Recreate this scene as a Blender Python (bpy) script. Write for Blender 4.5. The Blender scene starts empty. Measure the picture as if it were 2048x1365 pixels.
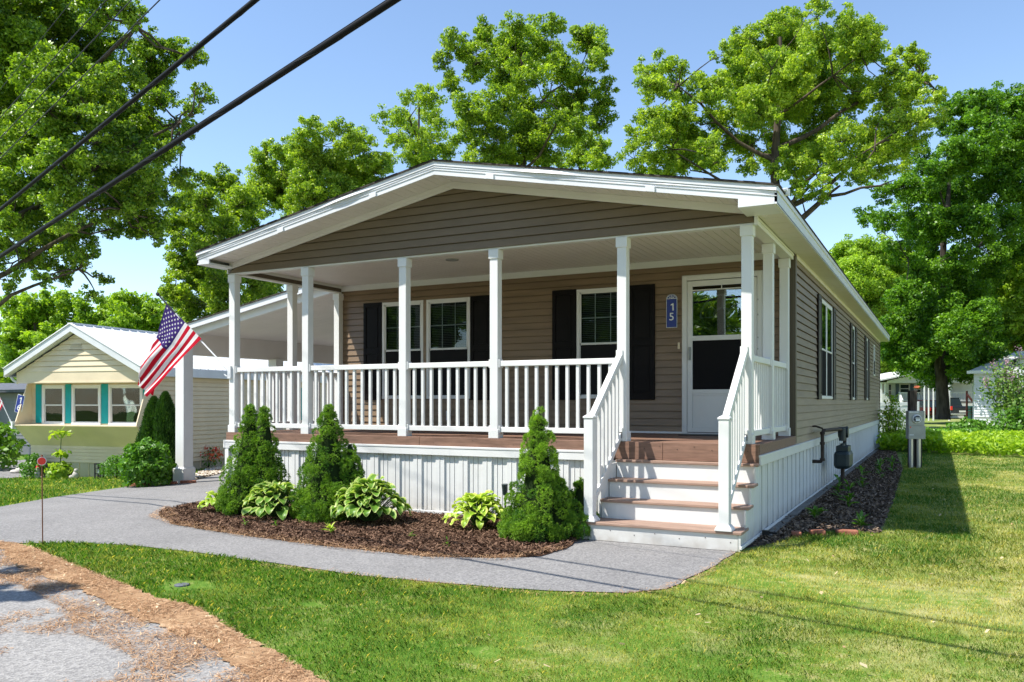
import bpy, bmesh, math, random
import numpy as np
from mathutils import Vector, Matrix
S=bpy.context.scene; COL=S.collection
R=math.radians
# ---------------------------------------------------------------- camera, light, sky
cam=bpy.data.cameras.new('camera'); co=bpy.data.objects.new('camera',cam); COL.objects.link(co)
cam.sensor_width=36; cam.lens=1655.0/2048*36; cam.shift_y=(804.2-682.5)/2048; cam.clip_end=2000; cam.clip_start=.05
YAW=0.4762
co.location=(1.6663,-8.7659,1.4115); co.rotation_euler=(R(90),0,YAW)
S.camera=co
SUN=Vector((-1.68,-1.66,3.50)).normalized()
w=bpy.data.worlds.new('World'); S.world=w; w.use_nodes=True
nt=w.node_tree; nt.nodes.clear()
sky=nt.nodes.new('ShaderNodeTexSky'); sky.sky_type='NISHITA'; sky.sun_disc=False
sky.sun_elevation=math.asin(SUN.z); sky.sun_rotation=math.atan2(SUN.x,SUN.y)%(2*math.pi)
sky.air_density=1.0; sky.dust_density=0.15; sky.ozone_density=2.0; sky.altitude=0
bg=nt.nodes.new('ShaderNodeBackground'); bg.inputs['Strength'].default_value=0.15
ow=nt.nodes.new('ShaderNodeOutputWorld'); nt.links.new(sky.outputs[0],bg.inputs[0]); nt.links.new(bg.outputs[0],ow.inputs[0])
sl=bpy.data.lights.new('sun','SUN'); sl.energy=5.0; sl.angle=R(.55); sl.color=(1,.955,.88)
so=bpy.data.objects.new('sun',sl); COL.objects.link(so); so.rotation_euler=SUN.to_track_quat('Z','Y').to_euler(); so.location=(-20,-18,40)
S.view_settings.view_transform='Standard'; S.view_settings.look='None'; S.view_settings.gamma=1; S.view_settings.exposure=0.70
S.cycles.max_bounces=8; S.cycles.transparent_max_bounces=16; S.cycles.diffuse_bounces=4
# ---------------------------------------------------------------- materials
def mat(name,col,rough=.6,spec=.5,var=0,scale=8,bump=0,bscale=60,metal=0,col2=None,stretch=None,detail=4):
    m=bpy.data.materials.new(name); m.use_nodes=True; n=m.node_tree; b=n.nodes['Principled BSDF']
    b.inputs['Roughness'].default_value=rough; b.inputs['Metallic'].default_value=metal
    b.inputs['Specular IOR Level'].default_value=spec
    b.inputs['Base Color'].default_value=(*col,1)
    if var or col2 or bump:
        tc=n.nodes.new('ShaderNodeTexCoord'); src=tc.outputs['Object']
        if stretch:
            mp=n.nodes.new('ShaderNodeMapping'); mp.inputs['Scale'].default_value=stretch; n.links.new(src,mp.inputs[0]); src=mp.outputs[0]
    if var or col2:
        no=n.nodes.new('ShaderNodeTexNoise'); no.inputs['Scale'].default_value=scale; no.inputs['Detail'].default_value=detail; n.links.new(src,no.inputs['Vector'])
        r=n.nodes.new('ShaderNodeValToRGB'); n.links.new(no.outputs['Fac'],r.inputs[0])
        c2=col2 or tuple(min(1,c*(1+var)) for c in col); c1=col if col2 else tuple(c*(1-var) for c in col)
        r.color_ramp.elements[0].position=.35; r.color_ramp.elements[0].color=(*c1,1)
        r.color_ramp.elements[1].position=.65; r.color_ramp.elements[1].color=(*c2,1)
        n.links.new(r.outputs[0],b.inputs['Base Color'])
    if bump:
        nb=n.nodes.new('ShaderNodeTexNoise'); nb.inputs['Scale'].default_value=bscale; nb.inputs['Detail'].default_value=5; n.links.new(src,nb.inputs['Vector'])
        bp=n.nodes.new('ShaderNodeBump'); bp.inputs['Strength'].default_value=bump; bp.inputs['Distance'].default_value=.01
        n.links.new(nb.outputs['Fac'],bp.inputs['Height']); n.links.new(bp.outputs[0],b.inputs['Normal'])
    return m
def leafmat(name,dark,light,rough=.45,trans=.35,tcol=None,spec=.4):
    m=bpy.data.materials.new(name); m.use_nodes=True; n=m.node_tree; b=n.nodes['Principled BSDF']; out=n.nodes['Material Output']
    a=n.nodes.new('ShaderNodeAttribute'); a.attribute_name='tint'
    r=n.nodes.new('ShaderNodeValToRGB'); r.color_ramp.elements[0].color=(*dark,1); r.color_ramp.elements[1].color=(*light,1)
    n.links.new(a.outputs['Fac'],r.inputs[0]); n.links.new(r.outputs[0],b.inputs['Base Color'])
    b.inputs['Roughness'].default_value=rough; b.inputs['Specular IOR Level'].default_value=spec
    t=n.nodes.new('ShaderNodeBsdfTranslucent'); mx=n.nodes.new('ShaderNodeMixRGB'); mx.blend_type='MULTIPLY'; mx.inputs[0].default_value=1
    n.links.new(r.outputs[0],mx.inputs[1]); mx.inputs[2].default_value=(*(tcol or (1.6,1.7,.5)),1)
    n.links.new(mx.outputs[0],t.inputs[0])
    s=n.nodes.new('ShaderNodeMixShader'); s.inputs[0].default_value=trans
    n.links.new(b.outputs[0],s.inputs[1]); n.links.new(t.outputs[0],s.inputs[2]); n.links.new(s.outputs[0],out.inputs[0])
    return m
def glassmat(name,refl=.10,tint=(.8,.85,.85)):
    m=bpy.data.materials.new(name); m.use_nodes=True; n=m.node_tree; n.nodes.remove(n.nodes['Principled BSDF']); out=n.nodes['Material Output']
    g=n.nodes.new('ShaderNodeBsdfGlossy'); g.inputs['Roughness'].default_value=.01; g.inputs['Color'].default_value=(.8,.85,.9,1)
    t=n.nodes.new('ShaderNodeBsdfTransparent'); t.inputs[0].default_value=(*tint,1)
    f=n.nodes.new('ShaderNodeFresnel'); f.inputs[0].default_value=1.5
    a=n.nodes.new('ShaderNodeMath'); a.operation='ADD'; a.inputs[1].default_value=refl; a.use_clamp=True; n.links.new(f.outputs[0],a.inputs[0])
    s=n.nodes.new('ShaderNodeMixShader'); n.links.new(a.outputs[0],s.inputs[0]); n.links.new(t.outputs[0],s.inputs[1]); n.links.new(g.outputs[0],s.inputs[2]); n.links.new(s.outputs[0],out.inputs[0])
    tc=n.nodes.new('ShaderNodeTexCoord'); nb=n.nodes.new('ShaderNodeTexNoise'); nb.inputs['Scale'].default_value=1.6; nb.inputs['Detail'].default_value=1
    n.links.new(tc.outputs['Object'],nb.inputs['Vector']); bp=n.nodes.new('ShaderNodeBump'); bp.inputs['Strength'].default_value=.25; bp.inputs['Distance'].default_value=.02
    n.links.new(nb.outputs['Fac'],bp.inputs['Height']); n.links.new(bp.outputs[0],g.inputs['Normal'])
    return m
M={}
M['white']=mat('white_vinyl',(.68,.68,.665),.42,.4,var=.03,scale=2.5)
def splash(name,base,dirt,top=.22):
    m=mat(name,base,.45,.35); n=m.node_tree; b=n.nodes['Principled BSDF']; tc=n.nodes.new('ShaderNodeTexCoord'); sp=n.nodes.new('ShaderNodeSeparateXYZ'); n.links.new(tc.outputs['Object'],sp.inputs[0])
    no=n.nodes.new('ShaderNodeTexNoise'); no.inputs['Scale'].default_value=9; no.inputs['Detail'].default_value=6; n.links.new(tc.outputs['Object'],no.inputs['Vector'])
    mr=n.nodes.new('ShaderNodeMapRange'); mr.inputs[1].default_value=0; mr.inputs[2].default_value=top; mr.inputs[3].default_value=.9; mr.inputs[4].default_value=0; n.links.new(sp.outputs[2],mr.inputs[0])
    mu=n.nodes.new('ShaderNodeMath'); mu.operation='MULTIPLY'; n.links.new(mr.outputs[0],mu.inputs[0]); n.links.new(no.outputs['Fac'],mu.inputs[1])
    no2=n.nodes.new('ShaderNodeTexNoise'); no2.inputs['Scale'].default_value=2.2; no2.inputs['Detail'].default_value=7; no2.inputs['Roughness'].default_value=.7; n.links.new(tc.outputs['Object'],no2.inputs['Vector'])
    r2=n.nodes.new('ShaderNodeMapRange'); r2.inputs[1].default_value=.55; r2.inputs[2].default_value=.8; r2.inputs[3].default_value=0; r2.inputs[4].default_value=.22; n.links.new(no2.outputs['Fac'],r2.inputs[0])
    ad=n.nodes.new('ShaderNodeMath'); ad.operation='ADD'; ad.use_clamp=True; n.links.new(mu.outputs[0],ad.inputs[0]); n.links.new(r2.outputs[0],ad.inputs[1])
    mx=n.nodes.new('ShaderNodeMixRGB'); mx.inputs[1].default_value=(*base,1); mx.inputs[2].default_value=(*dirt,1); n.links.new(ad.outputs[0],mx.inputs[0]); n.links.new(mx.outputs[0],b.inputs['Base Color']); return m
M['skirt']=splash('white_skirting',(.67,.675,.66),(.24,.19,.14))
M['white2']=mat('white_aluminium',(.66,.67,.68),.35,.5,var=.04,scale=3,bump=.05,bscale=5)
M['soffit']=mat('white_soffit',(.68,.64,.60),.5,.3,var=.03,scale=2)
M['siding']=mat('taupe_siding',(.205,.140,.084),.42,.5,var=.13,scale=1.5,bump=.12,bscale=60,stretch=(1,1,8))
M['siding_g']=mat('taupe_siding_gable_shaded',(.160,.117,.072),.55,.35,var=.06,scale=1.5,bump=.12,bscale=60,stretch=(1,1,8))  # same siding, colour darkened to paint in the gable's deep shade
M['corner']=mat('brown_corner_trim',(.10,.078,.052),.5,.35)
M['shutter']=mat('black_shutter',(.006,.0045,.005),.45,.12,var=.2,scale=5)
M['shutter_s']=mat('brown_black_shutter',(.035,.029,.027),.55,.3,var=.2,scale=5)
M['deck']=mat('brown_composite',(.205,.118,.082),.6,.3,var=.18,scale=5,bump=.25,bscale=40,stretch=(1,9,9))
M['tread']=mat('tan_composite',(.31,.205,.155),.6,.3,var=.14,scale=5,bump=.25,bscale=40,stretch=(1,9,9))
M['shingle']=mat('brown_shingle',(.06,.052,.045),.9,.1,var=.4,scale=20,bump=.5,bscale=90)
M['glass']=glassmat('window_glass',-.005)
M['doorglass']=glassmat('storm_door_glass',.20)
M['screen']=mat('insect_screen',(.02,.02,.021),.9,.02)
M['dark']=mat('dark_interior',(.012,.012,.013),.9,.1)
M['fan']=mat('fanlight_grille',(.30,.31,.32),.6,.2)
M['blind']=mat('window_blind',(.16,.17,.165),.6,.2)
M['darkdoor']=mat('dark_inner_door',(.012,.006,.007),.5,.2)
M['blue']=mat('blue_sign',(.008,.028,.24),.35,.5)
M['ltrim']=mat('sign_white',(.75,.78,.82),.4,.4)
M['metal']=mat('grey_metal',(.30,.31,.30),.45,.5,metal=.3,var=.1,scale=6)
M['pipe']=mat('dark_iron_pipe',(.045,.032,.026),.7,.3,var=.3,scale=14)
M['gasgreen']=mat('dark_green_grey_enamel',(.014,.028,.032),.45,.5,var=.2,scale=7)
M['black']=mat('black_plastic',(.012,.012,.013),.45,.4)
M['cable']=mat('black_cable',(.006,.006,.007),.6,.12)
M['cable2']=mat('steel_wire',(.03,.03,.033),.5,.2)
M['bark']=mat('oak_bark',(.085,.068,.052),.95,.1,var=.4,scale=6,bump=.9,bscale=14,stretch=(1,1,.25))
M['barkd']=mat('dark_bark',(.06,.05,.042),.95,.1,var=.4,scale=6,bump=.9,bscale=14,stretch=(1,1,.25))
M['concrete']=mat('concrete',(.17,.16,.145),.9,.2,var=.2,scale=9,bump=.4,bscale=60)
M['brick']=mat('red_brick',(.30,.12,.075),.9,.2,var=.25,scale=12,bump=.5,bscale=70)
M['cream']=mat('cream_siding',(.72,.60,.42),.5,.3,var=.05,scale=2)
M['cream2']=mat('tan_skirting',(.50,.44,.34),.6,.3,var=.06,scale=3)
M['teal']=mat('teal_shutter',(.0,.30,.31),.55,.3,var=.06,scale=6)
M['tinroof']=mat('white_tin_roof',(.74,.74,.74),.4,.5,var=.05,scale=1.2)
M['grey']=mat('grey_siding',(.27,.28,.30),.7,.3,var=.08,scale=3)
M['darkroof']=mat('dark_roof',(.12,.13,.15),.8,.2,var=.2,scale=9)
M['wood']=mat('weathered_post',(.07,.055,.045),.9,.1,var=.4,scale=9,bump=.6,bscale=30,stretch=(4,4,.6))
M['red']=mat('red_reflector',(.75,.03,.015),.35,.5)
M['rust']=mat('rusty_rod',(.22,.09,.05),.7,.3)
M['stone']=mat('pale_stone',(.45,.42,.38),.85,.2,var=.2,scale=14,bump=.4,bscale=40)
M['fred']=leafmat('flag_red',(.52,.006,.025),(.52,.006,.025),.75,.30,(1,1,1),.15)
M['fwhite']=leafmat('flag_white',(.78,.76,.76),(.78,.76,.76),.75,.30,(1,.95,.95),.15)
M['fblue']=leafmat('flag_blue',(.045,.022,.15),(.045,.022,.15),.75,.30,(1,1,1.1),.15)
M['stem']=mat('green_stem',(.06,.11,.03),.7,.2)
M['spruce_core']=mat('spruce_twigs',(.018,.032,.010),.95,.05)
M['carred']=mat('red_car_paint_shaded',(.05,.006,.006),.25,.6)  # red darkened in the colour itself for the shade around the car
M['cardark']=mat('dark_car_paint',(.012,.016,.022),.25,.6)
M['carglass']=mat('car_glass',(.02,.03,.035),.08,.8)
M['tyre']=mat('tyre_rubber',(.015,.015,.015),.85,.1)
M['chrome']=mat('chrome_rim',(.5,.5,.5),.3,.5,metal=.8)
M['bin']=mat('green_bin',(.008,.045,.038),.55,.3)
M['darkwood']=mat('dark_red_wood',(.045,.012,.010),.7,.2,var=.2,scale=9)
M['plate']=mat('licence_plate',(.7,.7,.7),.4,.4)
M['orange']=mat('orange_flowers',(.35,.10,.05),.6,.2)
M['bluegrey']=mat('blue_grey_shutter',(.09,.13,.17),.6,.3)
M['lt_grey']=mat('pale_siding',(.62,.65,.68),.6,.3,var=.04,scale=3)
L_={}
L_['oak']=leafmat('oak_leaves',(.060,.145,.014),(.41,.53,.055),.42,.45)
L_['oak2']=leafmat('oak_leaves_light',(.10,.21,.018),(.49,.60,.075),.40,.40)
L_['oakd']=leafmat('oak_leaves_deep',(.050,.13,.012),(.38,.53,.045),.38,.34)
L_['maple']=leafmat('maple_leaves',(.030,.11,.008),(.21,.40,.022),.45,.34)
L_['far']=leafmat('far_leaves',(.14,.26,.02),(.42,.58,.05),.5,.36)
L_['spruce']=leafmat('spruce_needles',(.045,.15,.014),(.33,.52,.045),.55,.25)
L_['arbor']=leafmat('arborvitae_sprays',(.02,.07,.010),(.11,.22,.025),.55,.2)
L_['sprucey']=leafmat('spruce_needles_yellowed',(.07,.12,.014),(.22,.30,.04),.55,.25)
L_['grass']=leafmat('grass_blades',(.055,.205,.010),(.74,.64,.17),.5,.35,(1.3,1.35,.6))
L_['shrub']=leafmat('shrub_leaves',(.04,.14,.014),(.18,.36,.035),.4,.3)
L_['fern']=leafmat('fern_fronds',(.11,.25,.012),(.42,.56,.035),.5,.4)
L_['lilac']=leafmat('lilac_leaves',(.05,.13,.02),(.22,.34,.07),.5,.3)
L_['pink']=leafmat('lilac_flowers',(.35,.18,.24),(.55,.35,.40),.6,.3,(1,1,1))
L_['azalea']=leafmat('azalea_flowers',(.75,.03,.07),(.90,.25,.08),.6,.3,(1,1,1))
L_['litter']=leafmat('dry_leaves',(.40,.26,.13),(.80,.68,.45),.8,.2,(1,1,1))
L_['needle']=leafmat('pine_needles',(.27,.14,.068),(.70,.47,.28),.8,.1,(1,1,1),.1)
L_['chip']=leafmat('mulch_chips',(.050,.026,.016),(.24,.145,.095),.85,.05,(1,1,1),.1)
L_['chipd']=leafmat('grey_mulch_chips',(.06,.042,.028),(.34,.25,.18),.85,.05,(1,1,1),.1)
L_['pebble']=leafmat('pebbles',(.45,.36,.26),(.80,.74,.64),.7,.02,(1,1,1),.2)
def hostamat():
    m=leafmat('hosta_leaf',(.13,.27,.03),(.56,.64,.20),.42,.3,(1.3,1.4,.6))
    r=[n for n in m.node_tree.nodes if n.type=='VALTORGB'][0]; r.color_ramp.elements[0].position=.50; r.color_ramp.elements[1].position=.80
    return m
L_['hosta']=hostamat()
def hostamat2():
    m=leafmat('lime_hosta_leaf',(.26,.42,.03),(.68,.76,.16),.42,.3,(1.3,1.4,.6))
    r=[n for n in m.node_tree.nodes if n.type=='VALTORGB'][0]; r.color_ramp.elements[0].position=.4; r.color_ramp.elements[1].position=.8
    return m
L_['hosta2']=hostamat2()
# ---------------------------------------------------------------- object helpers
def tag(o,label=None,cat=None,group=None,kind=None):
    if label: o['label']=label
    if cat: o['category']=cat
    if group: o['group']=group
    if kind: o['kind']=kind
    return o
def empty(name,loc,label,cat,rz=0,group=None):
    o=bpy.data.objects.new(name,None); COL.objects.link(o); o.location=loc; o.rotation_euler=(0,0,rz); o.empty_display_size=.2
    return tag(o,label,cat,group)
def kids(o): return [c for c in bpy.data.objects if c.parent==o]
class MB:
    def __init__(s): s.v=[]; s.f=[]; s.mi=[]; s.cur=0
    def poly(s,pts):
        i=len(s.v); s.v+= [tuple(p) for p in pts]; s.f.append(tuple(range(i,i+len(pts)))); s.mi.append(s.cur)
    def raw(s,vs,fs):
        i=len(s.v); s.v+=[tuple(p) for p in vs]
        for f in fs: s.f.append(tuple(i+k for k in f)); s.mi.append(s.cur)
    def box(s,x0,x1,y0,y1,z0,z1):
        x0,x1=sorted((x0,x1)); y0,y1=sorted((y0,y1)); z0,z1=sorted((z0,z1))
        s.raw([(x0,y0,z0),(x1,y0,z0),(x1,y1,z0),(x0,y1,z0),(x0,y0,z1),(x1,y0,z1),(x1,y1,z1),(x0,y1,z1)],
              [(0,3,2,1),(4,5,6,7),(0,1,5,4),(1,2,6,5),(2,3,7,6),(3,0,4,7)])
        return s
    def hexa(s,b,t):  # bottom 4 pts, top 4 pts (ccw seen from above)
        s.raw(list(b)+list(t),[(0,3,2,1),(4,5,6,7),(0,1,5,4),(1,2,6,5),(2,3,7,6),(3,0,4,7)]); return s
    def prism(s,pts,off):  # planar polygon extruded by vector off
        n=len(pts); o=Vector(off); b=[Vector(p) for p in pts]; t=[p+o for p in b]
        s.raw(b+t,[tuple(range(n-1,-1,-1)),tuple(range(n,2*n))]+[(i,(i+1)%n,n+(i+1)%n,n+i) for i in range(n)]); return s
    def tube(s,pts,rad,n=8,cap=True):
        pts=[Vector(p) for p in pts]; rings=[]; base=len(s.v); prev=None
        if not hasattr(rad,'__len__'): rad=[rad]*len(pts)
        for i,p in enumerate(pts):
            d=(pts[min(i+1,len(pts)-1)]-pts[max(i-1,0)]); d=d.normalized() if d.length>1e-9 else Vector((0,0,1))
            if prev is None: a=d.orthogonal().normalized()
            else: a=(prev-d*prev.dot(d)); a=a.normalized() if a.length>1e-6 else d.orthogonal().normalized()
            prev=a; b=d.cross(a)
            for k in range(n):
                t=2*math.pi*k/n; s.v.append(tuple(p+(a*math.cos(t)+b*math.sin(t))*rad[i]))
        for i in range(len(pts)-1):
            for k in range(n):
                s.f.append((base+i*n+k,base+i*n+(k+1)%n,base+(i+1)*n+(k+1)%n,base+(i+1)*n+k)); s.mi.append(s.cur)
        if cap:
            s.f.append(tuple(base+k for k in range(n-1,-1,-1))); s.mi.append(s.cur)
            m=base+(len(pts)-1)*n; s.f.append(tuple(m+k for k in range(n))); s.mi.append(s.cur)
        return s
    def split(s,name,m,parent=None,origin=None,bevel=0,smooth=False):
        # every separate piece becomes an object of its own
        comp=list(range(len(s.v)))
        def fd(i):
            while comp[i]!=i: comp[i]=comp[comp[i]]; i=comp[i]
            return i
        for f in s.f:
            for k in f[1:]: comp[fd(k)]=fd(f[0])
        groups={}
        for f,mi in zip(s.f,s.mi): groups.setdefault(fd(f[0]),[]).append(f)
        out=None
        for fs in groups.values():
            ids=sorted({i for f in fs for i in f}); mp={i:k for k,i in enumerate(ids)}; q=MB(); q.v=[s.v[i] for i in ids]; q.f=[tuple(mp[i] for i in f) for f in fs]; q.mi=[0]*len(fs)
            out=q.build(name,m,parent,origin,bevel,smooth)
        return out
    def build(s,name,m,parent=None,origin=None,bevel=0,smooth=False):
        me=bpy.data.meshes.new(name); v=s.v
        if origin is not None: v=[(a-origin[0],b-origin[1],c-origin[2]) for a,b,c in v]
        me.from_pydata(v,[],s.f)
        ms=m if isinstance(m,(list,tuple)) else [m]
        for k in ms: me.materials.append(k)
        if len(ms)>1: me.polygons.foreach_set('material_index',s.mi)
        if smooth: me.polygons.foreach_set('use_smooth',[True]*len(me.polygons))
        me.update()
        o=bpy.data.objects.new(name,me); COL.objects.link(o)
        if parent is not None: o.parent=parent
        if bevel:
            b=o.modifiers.new('bevel','BEVEL'); b.width=bevel; b.segments=2; b.limit_method='ANGLE'
            me.polygons.foreach_set('use_smooth',[False]*len(me.polygons))
        return o
def npmesh(name,V,F,m,parent=None,tint=None,dom='FACE',smooth=False):
    me=bpy.data.meshes.new(name); V=np.asarray(V,np.float32); F=np.asarray(F,np.int32)
    k=F.shape[1]; me.vertices.add(len(V)); me.vertices.foreach_set('co',V.ravel())
    me.loops.add(F.size); me.loops.foreach_set('vertex_index',F.ravel())
    me.polygons.add(len(F)); me.polygons.foreach_set('loop_start',np.arange(0,F.size,k,dtype=np.int32)); me.polygons.foreach_set('loop_total',np.full(len(F),k,np.int32))
    if smooth: me.polygons.foreach_set('use_smooth',np.ones(len(F),bool))
    me.update(calc_edges=True); me.materials.append(m)
    if tint is not None:
        a=me.attributes.new('tint','FLOAT',dom); a.data.foreach_set('value',np.asarray(tint,np.float32))
    o=bpy.data.objects.new(name,me); COL.objects.link(o)
    if parent is not None: o.parent=parent
    return o
def gh(x):
    x=np.asarray(x,float); return np.maximum(-.56,-.05*np.maximum(0,-x-8))
def g1(x): return float(gh(x))
def vnoise(x,y,s,seed=0):
    x=np.asarray(x)*s+seed*17.3; y=np.asarray(y)*s+seed*9.1; xi=np.floor(x).astype(int); yi=np.floor(y).astype(int); fx=x-xi; fy=y-yi
    fx=fx*fx*(3-2*fx); fy=fy*fy*(3-2*fy)
    def hsh(a,b): 
        t=np.sin(a*127.1+b*311.7+seed*7.7)*43758.5453; return t-np.floor(t)
    return (hsh(xi,yi)*(1-fx)+hsh(xi+1,yi)*fx)*(1-fy)+(hsh(xi,yi+1)*(1-fx)+hsh(xi+1,yi+1)*fx)*fy
def inpoly(x,y,P):
    c=np.zeros(len(x),bool); n=len(P)
    for i in range(n):
        x1,y1=P[i]; x2,y2=P[(i+1)%n]
        if y1==y2: continue
        m=((y1>y)!=(y2>y))&(x<(x2-x1)*(y-y1)/(y2-y1)+x1); c^=m
    return c
def rough(P,amp,step,seed=0,closed=True):
    rn=random.Random(seed); out=[]; n=len(P)
    for i in range(n if closed else n-1):
        a=P[i]; b=P[(i+1)%n]; L=math.hypot(b[0]-a[0],b[1]-a[1]); k=max(1,min(60,int(L/step)))
        for j in range(k):
            t=j/k; o=rn.uniform(-amp,amp); nx,ny=-(b[1]-a[1])/max(L,1e-6),(b[0]-a[0])/max(L,1e-6)
            out.append((a[0]+(b[0]-a[0])*t+nx*o,a[1]+(b[1]-a[1])*t+ny*o))
    return out
def sheet(name,P,m,off,kind='structure',thick=0):
    bm=bmesh.new(); f=bm.faces.new([bm.verts.new((x,y,0)) for x,y in P]); bmesh.ops.triangulate(bm,faces=[f])
    for xc in (-8,-19.2):
        g=bm.verts[:]+bm.edges[:]+bm.faces[:]; bmesh.ops.bisect_plane(bm,geom=g,plane_co=(xc,0,0),plane_no=(1,0,0))
    for v in bm.verts: v.co.z=g1(v.co.x)+off
    for f in bm.faces:
        if f.normal.z<0: f.normal_flip()
    bmesh.ops.recalc_face_normals(bm,faces=bm.faces)
    me=bpy.data.meshes.new(name); bm.to_mesh(me); bm.free(); me.materials.append(m)
    if len(me.polygons) and sum(p.normal.z for p in me.polygons)<0: me.flip_normals()
    o=bpy.data.objects.new(name,me); COL.objects.link(o); 
    if kind: o['kind']=kind
    return o
def textmesh(txt,size,depth=.002):
    c=bpy.data.curves.new('t','FONT'); c.body=txt; c.size=size; c.extrude=depth; c.offset=size*.004; c.align_x='CENTER'; c.align_y='CENTER'
    o=bpy.data.objects.new('t',c); COL.objects.link(o); dg=bpy.context.evaluated_depsgraph_get(); dg.update()
    me=bpy.data.meshes.new_from_object(o.evaluated_get(dg)); bpy.data.objects.remove(o); return me
# leaf cards: diamonds with random orientation
def leaves(C,size,rng,up=.5,aspect=.6,outw=None,fold=.0):
    n=len(C); N=rng.normal(size=(n,3)); N[:,2]+=up
    if outw is not None: N+=outw
    N/=np.linalg.norm(N,axis=1)[:,None]+1e-9; T=rng.normal(size=(n,3)); T-=N*(T*N).sum(1)[:,None]; T/=np.linalg.norm(T,axis=1)[:,None]+1e-9
    B=np.cross(N,T); l=size*rng.uniform(.6,1.45,n)[:,None]; wd=l*aspect
    V=np.stack([C-T*l*.5,C+B*wd*.5+T*l*.08+N*l*fold,C+T*l*.5,C-B*wd*.5+T*l*.08+N*l*fold],1).reshape(-1,3)
    return V,np.arange(4*n).reshape(n,4)
# ================================================================ GROUND
def groundmat(name,stops,s1=.6,s2=9,s3=70,bump=.5,rough_=.95):
    m=bpy.data.materials.new(name); m.use_nodes=True; n=m.node_tree; b=n.nodes['Principled BSDF']; b.inputs['Roughness'].default_value=rough_; b.inputs['Specular IOR Level'].default_value=.15
    tc=n.nodes.new('ShaderNodeTexCoord'); src=tc.outputs['Object']; fs=[]
    for s in (s1,s2,s3):
        no=n.nodes.new('ShaderNodeTexNoise'); no.inputs['Scale'].default_value=s; no.inputs['Detail'].default_value=5; n.links.new(src,no.inputs['Vector']); fs.append(no)
    a=n.nodes.new('ShaderNodeMath'); a.operation='ADD'; n.links.new(fs[0].outputs['Fac'],a.inputs[0]); n.links.new(fs[1].outputs['Fac'],a.inputs[1])
    a2=n.nodes.new('ShaderNodeMath'); a2.operation='ADD'; n.links.new(a.outputs[0],a2.inputs[0]); n.links.new(fs[2].outputs['Fac'],a2.inputs[1])
    a3=n.nodes.new('ShaderNodeMath'); a3.operation='DIVIDE'; a3.inputs[1].default_value=3; n.links.new(a2.outputs[0],a3.inputs[0])
    r=n.nodes.new('ShaderNodeValToRGB'); n.links.new(a3.outputs[0],r.inputs[0]); e=r.color_ramp.elements
    while len(e)<len(stops): e.new(.5)
    for k,(p,c) in enumerate(stops): e[k].position=p; e[k].color=(*c,1)
    n.links.new(r.outputs[0],b.inputs['Base Color'])
    bp=n.nodes.new('ShaderNodeBump'); bp.inputs['Strength'].default_value=bump; bp.inputs['Distance'].default_value=.02; n.links.new(fs[2].outputs['Fac'],bp.inputs['Height']); n.links.new(bp.outputs[0],b.inputs['Normal'])
    return m
M['lawn']=groundmat('lawn_soil',[(.38,(.04,.12,.010)),(.52,(.12,.21,.025)),(.64,(.44,.36,.18))])
def drypatch(m):
    # straw-coloured dry soil showing in irregular patches on the right half of the lawn
    n=m.node_tree; b=n.nodes['Principled BSDF']; old=b.inputs['Base Color'].links[0].from_socket
    tc=n.nodes.new('ShaderNodeTexCoord'); sp=n.nodes.new('ShaderNodeSeparateXYZ'); n.links.new(tc.outputs['Object'],sp.inputs[0])
    mr=n.nodes.new('ShaderNodeMapRange'); mr.inputs[1].default_value=-2.5; mr.inputs[2].default_value=2.5; mr.inputs[3].default_value=-.10; mr.inputs[4].default_value=.13; n.links.new(sp.outputs[0],mr.inputs[0])
    no=n.nodes.new('ShaderNodeTexNoise'); no.inputs['Scale'].default_value=1.5; no.inputs['Detail'].default_value=7; no.inputs['Roughness'].default_value=.68; n.links.new(tc.outputs['Object'],no.inputs['Vector'])
    ad=n.nodes.new('ShaderNodeMath'); ad.operation='ADD'; n.links.new(mr.outputs[0],ad.inputs[0]); n.links.new(no.outputs['Fac'],ad.inputs[1])
    r=n.nodes.new('ShaderNodeValToRGB'); r.color_ramp.elements[0].position=.52; r.color_ramp.elements[1].position=.74; r.color_ramp.elements[1].color=(.9,.9,.9,1); n.links.new(ad.outputs[0],r.inputs[0])
    mx=n.nodes.new('ShaderNodeMixRGB'); n.links.new(r.outputs[0],mx.inputs[0]); n.links.new(old,mx.inputs[1]); mx.inputs[2].default_value=(.40,.36,.16,1); n.links.new(mx.outputs[0],b.inputs['Base Color'])
drypatch(M['lawn'])
M['needles']=groundmat('needle_litter',[(.36,(.25,.135,.07)),(.5,(.48,.30,.165)),(.64,(.70,.50,.32))],1.5,20,160,.8)
M['mulch']=groundmat('bark_mulch',[(.38,(.035,.018,.011)),(.5,(.085,.045,.028)),(.64,(.17,.09,.055))],2,30,160,1)
M['mulchg']=groundmat('grey_mulch',[(.38,(.03,.024,.02)),(.5,(.09,.07,.06)),(.64,(.2,.16,.14))],2,30,120,1)
M['gravel']=groundmat('pebble_bed',[(.38,(.3,.24,.17)),(.5,(.6,.54,.45)),(.64,(.75,.7,.62))],2,25,60,1)
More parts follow.
